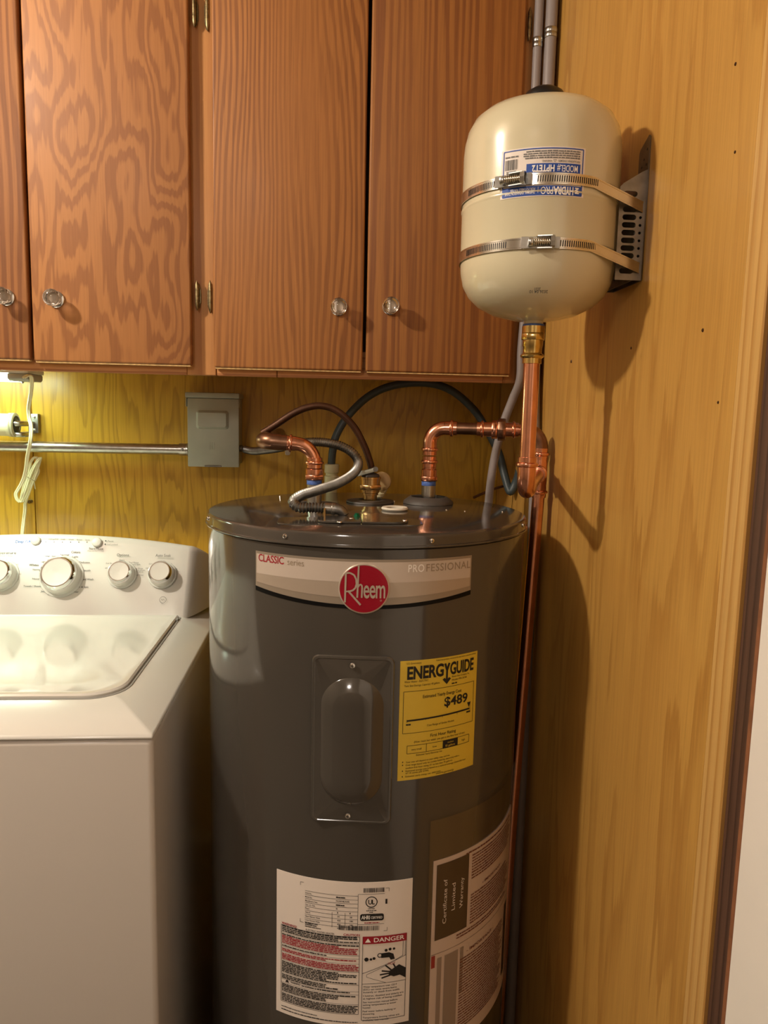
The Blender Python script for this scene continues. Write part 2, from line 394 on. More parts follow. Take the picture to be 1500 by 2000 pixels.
# ================================================================== wall cabinets
YD0, YD1 = -.339, -.3205       # door front / back
YFR = -.32                     # face frame front
ZT = 2.36
def dx(px, py): return at(px, py, y=YD0).x
def dz(px, py): return at(px, py, y=YD0).z
x_seam = at(423, 733, y=YFR).x
zb = at(400, 733, y=YFR).z     # bottom of the rail
cabL = thing('wall_cabinet', 'varnished fir wall cabinet over the washing machine, two plywood doors', 'cabinet', (-.9, -.16, zb))
cabR = thing('wall_cabinet', 'varnished fir wall cabinet over the water heater, two straight-grained plywood doors', 'cabinet', (.1, -.16, zb))
dL = [(-1.02, dx(48, 350)-.002), (dx(50, 350)+.002, dx(370, 350))]
dR = [(dx(415, 350), dx(716, 350)-.0015), (dx(720, 350)+.001, dx(1014, 350))]
zdL = dz(220, 709); zdR = dz(560, 721)
def carcass(t, x0, x1):
    MB().box((x0, -.302, zb+.014), (x1, -.001, zb+.026)).build('bottom_panel', W_RAIL, t)
    MB().box((x0, -.302, ZT-.02), (x1, -.001, ZT)).build('top_panel', W_RAIL, t)
    for x in (x0, x1-.016): MB().box((x, -.302, zb+.0265), (x+.016, -.001, ZT-.0205)).build('side_panel', W_FRAME, t)
    MB().box((x0+.0165, -.012, zb+.0265), (x1-.0165, -.001, ZT-.0205)).build('back_panel', W_BACK, t)
def stile(t, x0, x1): MB().box((x0, YFR, zb), (x1, -.3025, ZT)).build('stile', W_FRAME, t, bevel=.0012, seg=1)
def rail(t, x0, x1, z0, z1): MB().box((x0, YFR+.0006, z0), (x1, -.3025, z1)).build('rail', W_RAIL, t, bevel=.001, seg=1)
carcass(cabL, -1.46, x_seam-.0006); carcass(cabR, x_seam+.0006, XW-.0015)
x_st0 = dx(380, 350)-.02
stile(cabL, -1.46, -1.40); stile(cabL, x_st0, x_seam-.0008)
rail(cabL, -1.3995, x_st0-.0005, zb, zb+.05); rail(cabL, -1.3995, x_st0-.0005, ZT-.06, ZT)
x540 = at(541, 735, y=YFR).x
rail(cabR, x_seam+.0008, x540-.0006, zb, zb+.05); rail(cabR, x540+.0006, .3195, zb, zb+.05)
rail(cabR, x_seam+.0008, .3195, ZT-.06, ZT); stile(cabR, .32, XW-.0015)
def knob(parent, px, py):
    p = at(px, py, y=YD0-.022)
    b = MB().lathe([(.0140, 0), (.0142, .003), (.0125, .0045), (.008, .005), (.007, .0118)], (p.x, YD0, p.z), (0,-1,0), 24).build('knob', CHROME, parent, smooth=40, label='chrome and clear glass knob')
    MB().lathe([(.005, .0122), (.0115, .015), (.0145, .0205), (.0142, .026), (.0112, .031), (.007, .0332), (.0015, .034)], (p.x, YD0, p.z), (0,-1,0), 16).build('glass_ball', GLASS, b, smooth=20)
def door(t, x0, x1, z0, m, kpx):
    o = MB().box((x0, YD0, z0), (x1, YD1, ZT-.03)).build('door', m, t, bevel=.0035, seg=3)
    MB().box((x0+.0025, YD0+.003, z0-.0022), (x1-.0025, YD1-.001, z0-.0001)).build('edge_band', W_EDGE, o)
    if kpx: knob(o, *kpx)
    return o
door(cabL, dL[0][0], dL[0][1], zdL+.002, W_DOOR0, (2, 577)); door(cabL, dL[1][0], dL[1][1], zdL, W_DOOR1, (101, 581))
door(cabR, dR[0][0], dR[0][1], zdR, W_DOOR2, (662, 598)); door(cabR, dR[1][0], dR[1][1], zdR, W_DOOR3, (764, 596))
MB().box((-1.39, YD0, zdL+.002), (dL[0][0]-.004, YD1, ZT-.03)).build('door', W_DOOR2, cabL, bevel=.0035, seg=3)
def hinge(t, px, y0, y1, side):
    a = at(px, y0, y=YD0); b = at(px, y1, y=YD0); x = (a.x+b.x)/2; zc = (a.z+b.z)/2; h = abs(a.z-b.z)
    yb_ = YFR-.006
    o = MB().lathe([(.0005, -h/2), (.0022, -h/2+.004), (.0034, -h/2+.009), (.0034, -h*.18), (.003, -h*.175), (.0034, -h*.17), (.0034, h*.17), (.003, h*.175), (.0034, h*.18), (.0034, h/2-.009), (.0022, h/2-.004), (.0005, h/2)],
                   (x, YD1-.0065 if 0 else -.330, zc), (0,0,1), 12).build('hinge', BRONZE, t, smooth=40, label='antique brass hinge')
    hh = h*.46; wv = .0062
    pl = [(0, -hh), (side*wv*.55, -hh*.86), (side*wv, -hh*.45), (side*wv, hh*.45), (side*wv*.55, hh*.86), (0, hh)]
    MB().prism(pl, (x, YFR-.0002, zc), (1,0,0), (0,0,1), (0,-1,0), 0, .0026).build('hinge_leaf', BRONZE, o, bevel=.0008, seg=1)
for px, y0, y1 in ((377, -20, 47), (383, 546, 605)): hinge(cabL, px, y0, y1, 1)
for px, y0, y1 in ((403, -20, 55), (409, 546, 611)): hinge(cabR, px, y0, y1, -1)
for px, y0, y1 in ((1037, 8, 74), (1008, 560, 625)): hinge(cabR, px, y0, y1, 1)

# ================================================================== lamps
def ceiling_or_fill_lamp(label, P_, watt, col, rad_):
    t = thing('ceiling_or_fill_lamp', label, 'lamp', (P_.x, P_.y, H))
    MB().lathe([(.075, 0), (.075, .02), (.05, .045), (.03, .05), (.022, H-P_.z-.03)], (P_.x, P_.y, H-.0005), (0,0,-1), 32).build('base', FIXT, t, smooth=40)
    d = bpy.data.lights.new('bulb', 'POINT'); d.energy = watt; d.color = col; d.shadow_soft_size = rad_
    o = bpy.data.objects.new('bulb', d); COL.objects.link(o); o.location = P_; o.parent = t; o.matrix_parent_inverse = Matrix.Translation(-t.location)
ceiling_or_fill_lamp('bare warm bulb on a round ceiling base, up to the left out of frame', CEIL_POS, CEIL_W, CEIL_COL, .045)
ceiling_or_fill_lamp('unseen fill lamp added on the ceiling behind the viewer', FILL_POS, FILL_W, FILL_COL, .13)  # added fill lamp, unseen, brightens the labels on the heater front

# under-cabinet fluorescent
xe = at(58, 735, y=-.19).x; xl = at(14, 735, y=-.19).x; zf = at(30, 745, y=-.15).z
fl = thing('under_cabinet_light', 'white fluorescent light fixed under the cabinet above the washing machine', 'light', ((xl-.62+xe)/2, -.15, zf))
x0 = xl-.62
MB().box((x0-.03, -.195, zb+.0125-.012), (xe, -.115, zb+.0125)).build('housing', FIXT, fl, bevel=.002)
pr = [(-.0385, 0), (-.0385, .022), (-.03, .030), (.03, .030), (.0385, .022), (.0385, 0)]
hh = zb+.0005-zf
pr = [(p[0], -p[1]/.030*hh) for p in pr]
MB().prism(pr, (0, -.155, zb+.0003), (0,1,0), (0,0,1), (1,0,0), xl+.0004, xe-.002).build('end_cap', mat('end_cap_grey', 'a9a79e', .5), fl, bevel=.0025)
MB().prism(pr, (0, -.155, zb+.0003), (0,1,0), (0,0,1), (1,0,0), x0-.028, x0-.0004).build('end_cap', FIXT, fl, bevel=.0025)
MB().prism([(p[0]*.97, p[1]*1.0) for p in pr], (0, -.155, zb+.0003), (0,1,0), (0,0,1), (1,0,0), x0, xl).build('lens', TUBE, fl)
sc = at(44, 746, y=-.16)
MB().lathe([(.0026, 0), (.0026, .003), (.001, .0045)], (sc.x, -.16, zf), (0,0,-1), 10).build('screw', STEEL, fl, smooth=40)

# lamp cord: drop, bundled coil, drop to behind the washer
def flatcord(mb, pts, r=.0021):
    p = spline(pts, 8); n = len(p)
    for s in (-1, 1):
        mb.tube([q+Vector((s*r*.9, 0, 0)) for q in p], r, 8)
cd = thing('lamp_cord', 'ivory two-strand lamp cord hanging in a tied bundle above the washer', 'cord', at(50, 1035, y=-.03))
A = lambda px, py, y: at(px, py, y=y)
mb = MB(); flatcord(mb, [A(46, 738, -.201), A(57, 733, -.198), A(62, 741, -.19), A(60, 770, -.15), A(56, 795, -.11), A(57, 815, -.1), A(61, 835, -.105), A(59, 865, -.11), A(54, 890, -.085), A(50, 920, -.06), A(44, 940, -.05), A(36, 955, -.045), A(31, 965, -.045), A(34, 976, -.045), A(40, 981, -.045)])
mb.build('upper_run', CORD, cd, smooth=60)
mb = MB(); flatcord(mb, [A(40, 981, -.04), A(48, 960, -.035), A(56, 935, -.035), A(66, 912, -.035), A(79, 893, -.035)], .002)
flatcord(mb, [A(79, 894, -.03), A(72, 918, -.028), A(62, 945, -.028), A(52, 972, -.028), A(44, 980, -.028)], .002)
flatcord(mb, [A(44, 981, -.03), A(52, 955, -.026), A(58, 935, -.026), A(66, 915, -.026), A(73, 897, -.026), A(68, 893, -.026), A(60, 903, -.026), A(54, 925, -.026)], .0018)
flatcord(mb, [A(40, 979, -.024), A(47, 950, -.02), A(56, 925, -.02), A(63, 911, -.02), A(70, 910, -.02), A(75, 920, -.02), A(70, 932, -.02), A(60, 950, -.02), A(52, 975, -.02), A(49, 985, -.02)], .0018)
mb.build('coil', CORD, cd, smooth=60)
mb = MB(); mb.tube(spline([A(46, 928, -.05), A(52, 931, -.052), A(62, 937, -.045), A(66, 940, -.035), A(69, 955, -.028)], 6), .0009, 6); mb.build('twist_tie', CREAM, cd, smooth=60)
mb = MB(); flatcord(mb, [A(49, 983, -.02), A(49, 995, -.022), A(46, 1020, -.026), A(43, 1050, -.03), A(42, 1075, -.03)]); mb.build('lower_run', CORD, cd, smooth=60)
p = A(61, 979, 0)
tag(MB().lathe([(.004, 0), (.0042, .002), (.0022, .004), (.0022, .01), (.0042, .012), (.003, .0145)], (p.x, -.0002, p.z), (0,-1,0), 12).build('wall_screw', BRONZE, smooth=40), 'small round-headed screw in the yellow plywood beside the cord bundle', 'screw')

# roller on its bracket at the left edge
rc = A(-20, 829, -.07); zr = rc.z
xr1 = A(24, 829, -.07).x; rr = .0245
ro = thing('wall_roller', 'cream cylindrical roller held on a steel wall bracket at the left edge', 'roller', (xr1-.12, -.06, zr-.03))
yr = -.07
MB().lathe([(rr*.96, -.26), (rr*.96, -.006), (rr*1.02, -.005), (rr*1.02, .0)], (xr1, yr, zr), (1,0,0), 40).build('barrel', CREAM, ro, smooth=40)
MB().lathe([(rr*1.04, 0), (rr*1.04, .002), (rr*1.0, .003), (rr*1.04, .004), (rr*1.04, .007), (rr*.95, .0085), (rr*.78, .0085), (rr*.74, .0045), (.001, .0045)], (xr1+.0003, yr, zr), (1,0,0), 40, cap=False).build('end_rim', mat('roller_rim', 'bdb79a', .35, metal=.3), ro, smooth=40)
MB().lathe([(rr*.72, .005), (rr*.5, .009), (.001, .009)], (xr1+.0005, yr, zr), (1,0,0), 32, cap=False).build('end_disc', mat('dark_disc', '2e2c26', .5), ro, smooth=40)
p0 = A(60, 808, -.012); p1 = A(76, 846, -.012)
MB().box((p0.x-.006, -.014, p1.z), (p1.x, -.0002, p0.z)).build('bracket_plate', STEEL_D, ro, bevel=.0015)
for zz in (p0.z-.007, p1.z+.007): MB().lathe([(.003, 0), (.003, .002), (.001, .003)], (p1.x-.008, -.0141, zz), (0,-1,0), 10).build('screw', STEEL, ro, smooth=40)
for dzz, yy in ((.003, -.078), (-.020, -.07)):
    MB().tube([(xr1+.006, yy, zr+dzz), (p0.x-.002, yy, zr+dzz), (p0.x+.004, -.05, zr+dzz), (p0.x+.004, -.0142, zr+dzz)], .0058, 12).build('prong', STEEL, ro, smooth=50)

# conduit + disconnect box + flexible conduit
zc = 1.2685; yc = -.045
fx0 = at(363, 767, y=-.085).x; fx1 = at(467, 913, y=-.085).x; fz1 = at(415, 767, y=-.085).z; fz0 = at(415, 912, y=-.085).z
co = thing('conduit', 'horizontal galvanised conduit running along the back wall into the grey box', 'conduit', (-1.0, yc, zc))
MB().tube([(-1.9, yc, zc), (fx0-.012, yc, zc)], .0117, 20).build('pipe', STEEL, co, smooth=50)
MB().lathe([(.0135, 0), (.0135, .016), (.0145, .017), (.0145, .019)], (fx0-.0225, yc, zc), (1,0,0), 20).build('connector', STEEL, co, smooth=40)
MB().lathe([(.003, 0), (.003, .003), (.001, .004)], (fx0-.014, yc-.0135, zc+.001), (0,-1,0), 10).build('screw', STEEL_D, co, smooth=40)
bx = thing('disconnect_box', 'grey steel electrical disconnect box with an embossed cover on the back wall', 'electrical box', ((fx0+fx1)/2, -.04, fz0))
MB().box((fx0+.003, -.078, fz0+.004), (fx1-.003, -.0003, fz1-.001)).build('enclosure', GREYBOX, bx, bevel=.002)
cx0, cx1 = fx0+.0025, fx1
cov = MB().box((cx0, -.0862, fz0), (cx1, -.0785, fz1-.012)).build('cover', GREYBOX, bx, bevel=.0022)
MB().box((fx0-.0015, -.0872, fz1-.0115), (fx1+.001, -.002, fz1)).build('hood', GREYBOX, bx, bevel=.0022)
for xx in (fx0-.0008, fx1-.0012): MB().box((xx, -.084, fz1-.03), (xx+.002, -.05, fz1-.0118)).build('hood_tab', GREYBOX, bx, bevel=.0006, seg=1)
ea, eb = at(383, 801, y=-.086), at(447, 839, y=-.086)
ecx, ecz, ew, eh = (ea.x+eb.x)/2, (ea.z+eb.z)/2, eb.x-ea.x, ea.z-eb.z
mb = MB(); l0 = rrect(ew, eh, .006); l1 = rrect(ew-.010, eh-.010, .004)
n = len(l0)
mb.add([(ecx+p[0], -.0862, ecz+p[1]) for p in l0]+[(ecx+p[0], -.0932, ecz+p[1]) for p in l1], [(i, (i+1) % n, n+(i+1) % n, n+i) for i in range(n)]+[tuple(range(n, 2*n))])
mb.build('embossed_window', GREYBOX, cov, smooth=30)
for k in (-1, 0, 1):
    p = at(414+k*4, 871, y=-.0865); MB().box((p.x-.0006, -.0868, p.z-.008), (p.x+.0006, -.0861, p.z+.008)).build('rib', GREYBOX, cov, bevel=.0003, seg=1)
p = at(416, 911, y=-.088); MB().box((p.x-.018, -.0885, p.z-.0015), (p.x+.018, -.0865, p.z+.0022)).build('latch_tab', STEEL_D, cov, bevel=.0008, seg=1)
MB().lathe([(.0075, 0), (.0075, .006), (.0055, .0075), (.0055, .013)], (fx1-.0025, -.05, at(473, 876, y=-.05).z), (1,0,0), 16).build('bushing', STEEL_D, bx, smooth=40)

def corrugated(pts, r, pitch=.0046, amp=.17, n=10):
    p = spline(pts, 24); L = [0]
    for a, b in zip(p, p[1:]): L.append(L[-1]+(b-a).length)
    out = []; rr_ = []; s = 0; i = 0; step = pitch/4
    while s <= L[-1]:
        while i < len(L)-2 and L[i+1] < s: i += 1
        t = (s-L[i])/max(1e-9, L[i+1]-L[i]); out.append(p[i].lerp(p[i+1], t)); rr_.append(r*(1+amp*math.sin(2*PI*s/pitch))); s += step
    return out, rr_
fc = thing('flexible_conduit', 'ribbed metal flexible conduit looping from the grey box onto the heater lid', 'conduit', (.02, -.56, 1.205))
zc2 = at(473, 878, y=-.05).z
path = [(fx1+.008, -.05, zc2), A(498, 881, -.09), A(540, 876, -.20), A(570, 869, -.28), A(600, 864, -.33), A(632, 864, -.35), A(665, 871, -.37), A(690, 886, -.385), A(700, 905, -.40), A(690, 925, -.43), A(660, 944, -.48), A(622, 957, -.525), A(590, 967, -.555), A(573, 980, -.575), A(584, 991, -.585), A(610, 994, -.588)+Vector((0, 0, .002)), A(640, 998, -.59)+Vector((0, 0, .004))]
pp, rr2 = corrugated(path, .0072); mb = MB(); mb.tube(pp, rr2, 12); mb.build('armour', STEEL_D, fc, smooth=60)
e = A(640, 998, -.59)+Vector((0, 0, .004))
MB().lathe([(.0084, -.004), (.0084, .006), (.0092, .0065), (.0092, .011), (.007, .0125)], e, (1, -.05, -.06), 16).build('coupling', STEEL, fc, smooth=40)
kn = A(671, 1006, -.59)
mb = MB(); mb.tube(spline([e+Vector((.012, 0, -.001)), A(655, 999, -.592)+Vector((0, 0, .004)), A(664, 1000, -.592)+Vector((0, 0, .003)), (kn.x, kn.y, kn.z+.002), (kn.x, kn.y, 1.2045)], 6), [.0078]*len(spline([0*Vector((0,0,0)), Vector((1,0,0)), Vector((2,0,0)), Vector((3,0,0)), Vector((4,0,0))], 6)), 14); mb.build('elbow', STEEL_D, fc, smooth=50)
sc_ = A(634, 1000, -.603); MB().tube([sc_+Vector((0,0,.006)), sc_+Vector((0,0,-.013))], .0018, 8).build('clamp_screw', BRASS, fc, smooth=50)
p = A(562, 880, -.255); tag(MB().prism(rrect(.010, .018, .004), p, (1,0,0), (0,0,1), (0,-1,0), 0, .0015).build('conduit_strap', STEEL, bevel=.0004, seg=1), 'small galvanised strap tab on the flexible conduit under the copper elbow', 'strap')

# ================================================================== hoses and cables behind
hs = thing('arched_hose', 'blue-grey rubber hose arching up against the cabinet underside behind the heater', 'hose', A(648, 960, -.12))
hp = [A(647, 908, -.12), A(650, 880, -.12), A(657, 850, -.12), A(680, 812, -.115), A(720, 774, -.11), A(768, 753, -.11), A(830, 748, -.11), A(880, 762, -.11), A(925, 800, -.12), A(952, 842, -.13), A(974, 885, -.15), A(986, 930, -.17), A(996, 960, -.19), A(1006, 945, -.19), A(1014, 920, -.17), A(1016, 880, -.13)]
mb = MB(); mb.tube(spline(hp, 10), .0083, 14); mb.build('tube', CABLE_B, hs, smooth=60)
p = A(648, 930, -.12)
MB().lathe([(.0135, .026), (.0155, .024), (.0155, .008), (.013, .006), (.013, .002), (.0155, 0), (.0155, -.018), (.012, -.020), (.012, -.06)], p, (0,0,1), 16).build('connector', CREAM, hs, smooth=30, label='cream threaded plastic connector')
# grey cables in the corner: down past the cabinet face, then behind the heater
x_c1 = .353; x_c2 = .374
gc = thing('grey_cable', 'thicker grey pvc cable in the cabinet corner against the right wall', 'cable', (x_c2, -.337, 1.7))
mb = MB(); mb.tube(spline([(x_c2, -.337, 2.40), (x_c2, -.337, 1.9), (x_c2, -.337, 1.60), (x_c2, -.337, 1.44), (x_c2+.002, -.345, 1.34), (x_c2+.004, -.362, 1.24), (x_c2+.004, -.366, 1.1), (x_c2+.004, -.37, .6), (x_c2+.004, -.37, .05)], 8), .0103, 14); mb.build('sheath', CABLE_G, gc, smooth=60)
g2 = thing('grey_cable', 'thinner grey pvc cable leaving the cabinet corner and dropping behind the heater', 'cable', A(957, 975, -.30))
gp = [(x_c1, -.3312, 2.40), (x_c1, -.3312, 1.9), (x_c1, -.3312, 1.65), (x_c1-.001, -.3312, 1.55), (x_c1-.004, -.332, 1.48), A(1016, 740, -.333), A(1002, 778, -.32), A(984, 825, -.31), A(969, 880, -.30), A(960, 930, -.30), A(955, 975, -.30), A(950, 1040, -.31)]
mb = MB(); mb.tube(spline(gp, 10), .0079, 14); mb.build('sheath', CABLE_G, g2, smooth=60)
for g, xx, rad, py, yy in ((gc, x_c2, .0103, 66, -.337), (g2, x_c1, .0079, 86, -.3312)):
    z = at(1080, py, y=yy).z
    MB().lathe([(rad+.0006, -.008), (rad+.0014, -.0065), (rad+.0014, -.0015), (rad+.0007, 0), (rad+.0014, .0015), (rad+.0014, .0065), (rad+.0006, .008)], (xx-(.0002), yy, z), (0,0,1), 18).build('strap', STEEL, g, smooth=40, label='shiny strap')
th_ = thing('thin_wire', 'thin brown wire lying between the heater and the corner', 'wire', A(930, 970, -.25))
mb = MB(); mb.tube(spline([A(925, 972, -.2), A(945, 963, -.19), A(965, 955, -.18), A(985, 949, -.17)], 8), .0028, 8); mb.build('strand', COPPER_BR, th_, smooth=60)
# brown tube from the left pipe end over to the relief valve
bt = thing('brown_drain_tube', 'dark brown bent tube arching from the old pipe end to the relief valve', 'tube', A(725, 918, -.36))
mb = MB(); mb.tube(spline([A(512, 846, -.36), A(535, 832, -.36), A(570, 809, -.36), A(600, 796, -.36), A(630, 793, -.36), A(660, 804, -.36), A(690, 832, -.36), A(710, 868, -.36), A(722, 900, -.36), A(727, 922, -.36)], 10), .0062, 12); mb.build('tube', COPPER_BR, bt, smooth=60)

# ================================================================== water heater
HX, HY, HR, HZ = .0642, -.4774, .26, 1.1985
wh = thing('water_heater', 'tall dark grey electric water heater with round red badge and yellow energy label', 'water heater', (HX, HY, 0))
hc = Cyl(HX, HY, .2575)
RB = .2575
MB().lathe([(RB-.02, .03), (RB-.004, .032), (RB, .04), (RB, 1.1765), (RB-.003, 1.179), (RB-.006, 1.18)], (HX, HY, 0), n=160).build('tank_shell', GREY_HEATER, wh, smooth=30)
MB().lathe([(.19, 0), (.19, .0295)], (HX, HY, .0004), n=64).build('base', GREY_HEATER, wh, smooth=30)
lidz = HZ
MB().lathe([(HR-.004, 1.1793), (HR+.0022, 1.1793), (HR+.0026, 1.1803), (HR+.0022, 1.1818), (HR+.0004, 1.1828), (HR, 1.184), (HR, lidz-.006), (HR-.0012, lidz-.0028), (HR-.0036, lidz-.0008), (HR-.007, lidz), (.001, lidz)], (HX, HY, 0), n=160).build('lid', GREY_LID, wh, smooth=25)
hl = Cyl(HX, HY, HR)
def pan_screw(parent, pos, ax, r=.0036):
    s = MB().lathe([(r, 0), (r, .0006), (r*.85, .0018), (r*.45, .0025), (.0002, .0027)], pos, ax, 14).build('screw', CHROME, parent, smooth=30)
    ax = Vector(ax).normalized(); t = ax.cross(Vector((0,0,1))); t = t.normalized() if t.length > .1 else Vector((1,0,0)); u = ax.cross(t)
    mb = MB(); p = Vector(pos)+ax*.0024
    for a, b in ((t, u), (u, t)):
        mb.add([p-a*r*.5-b*r*.1, p+a*r*.5-b*r*.1, p+a*r*.5+b*r*.1, p-a*r*.5+b*r*.1, p-a*r*.5-b*r*.1+ax*.0005, p+a*r*.5-b*r*.1+ax*.0005, p+a*r*.5+b*r*.1+ax*.0005, p-a*r*.5+b*r*.1+ax*.0005], [(3,2,1,0),(4,5,6,7),(0,1,5,4),(1,2,6,5),(2,3,7,6),(3,0,4,7)])
    mb.build('screw_slot', BLACKP, s)
for px, py in ((557, 1047), (843, 1056), (407, 1012), (1021, 1025)):
    th, z = hl.px(px, py); pan_screw(wh, hl.pt(th, z), (math.sin(th), -math.cos(th), 0))
# nipples, collars
NL = Vector((-.025, -.43, 0)); NR = Vector((.178, -.385, 0)); TP = Vector((.074, -.375, 0))
for P_, hgt in ((NL, .043), (NR, .040)):
    MB().lathe([(.0128, 0), (.0128, hgt-.006), (.0118, hgt-.005), (.0118, hgt)], (P_.x, P_.y, lidz), n=24).build('nipple', STEEL, wh, smooth=40)
MB().lathe([(.045, 0), (.044, .004), (.034, .0115), (.031, .012), (.0295, .0105), (.0295, .003)], (NR.x, NR.y, lidz+.0003), n=48, cap=False).build('collar', RUBBER_GREY, wh, smooth=40)
MB().lathe([(.042, 0), (.041, .0018), (.020, .0028), (.018, .001)], (NL.x, NL.y, lidz+.0003), n=48, cap=False).build('collar', RUBBER_GREY, wh, smooth=40)
MB().lathe([(.043, 0), (.042, .0025), (.021, .004), (.019, .001)], (TP.x, TP.y-.004, lidz+.0003), n=48, cap=False).build('collar', RUBBER_GREY, wh, smooth=40)
for P_, hgt in ((NL, .043), (NR, .040)):
    MB().lathe([(.0122, 0), (.0131, .001), (.0128, .004), (.0131, .007), (.0122, .009)], (P_.x, P_.y, lidz+hgt-.0088), n=20).build('thread_sealant', TAPE, wh, smooth=60, label='smeared blue thread sealant')
# foam ring
p = at(771, 993, z=lidz+.003)
mb = MB(); mb.lathe([(.0135, .0005), (.0205, .0005), (.0225, .003), (.0205, .0055), (.0135, .0045), (.0135, .0005)], (p.x, p.y, lidz), n=32, cap=False); mb.build('foam_ring', FOAM, wh, smooth=40, label='white foam ring')
# wiring cover plate (two leaves)
pa, pm, pb = at(619, 1017, z=lidz+.003), at(706, 1020, z=lidz+.003), at(799, 1020, z=lidz+.003)
yc_ = -.628; hw = .030
def plate(x0, x1, left, z0, m):
    r = .022; pts = []
    if left:
        pts = [(x1, yc_-hw), (x1, yc_+hw)]+[(x0+r+r*math.cos(math.radians(a)), yc_+hw-r+r*math.sin(math.radians(a))) for a in (90, 120, 150, 180)]+[(x0+r+r*math.cos(math.radians(a)), yc_-hw+r+r*math.sin(math.radians(a))) for a in (180, 210, 240, 270)]
    else:
        pts = [(x0, yc_+hw), (x0, yc_-hw)]+[(x1-r+r*math.cos(math.radians(a)), yc_-hw+r+r*math.sin(math.radians(a))) for a in (270, 300, 330, 360)]+[(x1-r+r*math.cos(math.radians(a)), yc_+hw-r+r*math.sin(math.radians(a))) for a in (0, 30, 60, 90)]
    return MB().prism(pts, (0,0,0), (1,0,0), (0,1,0), (0,0,1), z0, z0+.0030).build('cover_plate', m, wh, bevel=.0006, seg=1)
MB().prism(rrect(.21, .072, .02, cx=(pa.x+pb.x)/2-.018, cy=yc_), (0,0,0), (1,0,0), (0,1,0), (0,0,1), lidz-.001, lidz+.0012).build('wiring_recess', GREY_LID, wh, bevel=.0006, seg=1)
plate(pa.x, pm.x-.0006, True, lidz+.0016, GREY_LID); plate(pm.x+.0006, pb.x, False, lidz+.0014, GREY_LID)
for px, py in ((663, 1020), (686, 1013), (791, 1017)):
    q = at(px, py, z=lidz+.004); pan_screw(wh, (q.x, q.y, lidz+.0036), (0,0,1), .0038)
q = at(697, 1008, z=lidz+.005); MB().lathe([(.0052, 0), (.0052, .003), (.0036, .0032), (.0036, .0055), (.001, .006)], (q.x, q.y, lidz+.0037), n=6).build('ground_screw', GREENM, wh, label='green ground screw')
for px, py in ((547, 969), (872, 996), (908, 999), (981, 1000), (770, 979)):
    q = at(px, py, z=lidz); MB().lathe([(.0016, 0), (.0012, .0012), (.0002, .0015)], (q.x, q.y, lidz), n=8).build('rivet', STEEL_B, wh, smooth=40)

# --- labels on the shell.  surface coordinates: u = RB*theta, v = z
def hf(u, v, off): return hc.pt(u/RB, v, off)
def hp_(px, py): t, z = hc.px(px, py); return (t*RB, z)
def bent(name, m, p0, p1, v0, v1, off=.0005, label=None, n=28, parent=None):
    return sheet(hf, p0, p1, v0, v1, off, n).build(name, m, parent or wh, smooth=50, label=label)
# upper brand strip: curved lower edge
uL, uR = hp_(500, 1075)[0], hp_(921, 1087)[0]; vT = 1.1638; vS = 1.1145; vM = 1.1015
def strip(name, m, a, b, off, parent, n=40, u0=None, u1=None, label=None):
    """a,b: functions of t in 0..1 giving lower and upper edge"""
    mb = MB(); vs = []; u0_, u1_ = (uL if u0 is None else u0), (uR if u1 is None else u1)
    for i in range(n+1):
        t = i/n; u = u0_+(u1_-u0_)*t; vs += [hf(u, a(t), off), hf(u, b(t), off)]
    mb.add(vs, [(2*i, 2*i+2, 2*i+3, 2*i+1) for i in range(n)]); return mb.build(name, m, parent, smooth=50, label=label)
arc = lambda t, e, c: c+(e-c)*(2*t-1)**2
brand = strip('brand_label', SILVERD, lambda t: arc(t, vS-.001, vM), lambda t: vT, .0005, wh, label='silver brand strip with a curved black lower edge')
strip('black_edge', mat('deep_black_print', '050404', .5, spec=.2), lambda t: arc(t, vS-.0065, vM-.0052), lambda t: arc(t, vS, vM), .0007, brand)
strip('light_band', SILVER3, lambda t: vT-.031, lambda t: vT-.0035, .0008, brand, u0=uL+.0022, u1=uR-.0022)
strip('mid_band', SILVERL, lambda t: arc(t, vS+.006, vM+.010), lambda t: vT-.031, .00082, brand, u0=uL+.0022, u1=uR-.0022)
P1 = Print(hf, .0011)
a, b = hp_(506, 1094), hp_(555, 1101); P1.text('CLASSIC', (a[0], 1.1502), (b[0], 1.1502), .0098, .012, .95).build('print', REDP, brand)
a, b = hp_(562, 1103), hp_(594, 1106); Print(hf, .0011).text('series', (a[0], 1.1502), (b[0], 1.1502), .0086).build('print', TAUPE, brand)
a, b = hp_(797, 1115), hp_(828, 1115); Print(hf, .0011).text('PRO', (a[0], 1.1465), (b[0], 1.1465), .0100, .008, 1.1).build('print', WHITEP, brand)
a, b = hp_(832, 1115), hp_(917, 1110); Print(hf, .0011).text('FESSIONAL', (a[0], 1.1465), (b[0], 1.1465), .0100, .006, 1.1).build('print', TAUPE, brand)
ov = (hp_(711, 1150)[0], 1.1245); orad = .0342
badge = MB()
n = 64; vs = []; fs = []
for r, o_ in ((orad, .0006), (orad, .0018), (orad-.0012, .0026), (orad-.0026, .0026), (0, .0026)):
    for k in range(n): vs.append(hf(ov[0]+r*math.cos(2*PI*k/n), ov[1]+r*math.sin(2*PI*k/n), o_))
for j in range(3):
    for k in range(n): fs.append((j*n+k, j*n+(k+1) % n, (j+1)*n+(k+1) % n, (j+1)*n+k))
fs.append(tuple(3*n+k for k in range(n)))
badge.add(vs[:4*n], fs)
bo = badge.build('badge', FADEL, wh, smooth=30, label='round red badge with silver rim and lettering')
pr_ = Print(hf, .0034)
mb = pr_.mb
for ri in range(6):      # red disc as rings so that it follows the curve
    pr_.ring(ov, (orad-.0022)*ri/6+1e-5, (orad-.0022)*(ri+1)/6, 48)
pr_.build('disc', REDL, bo)
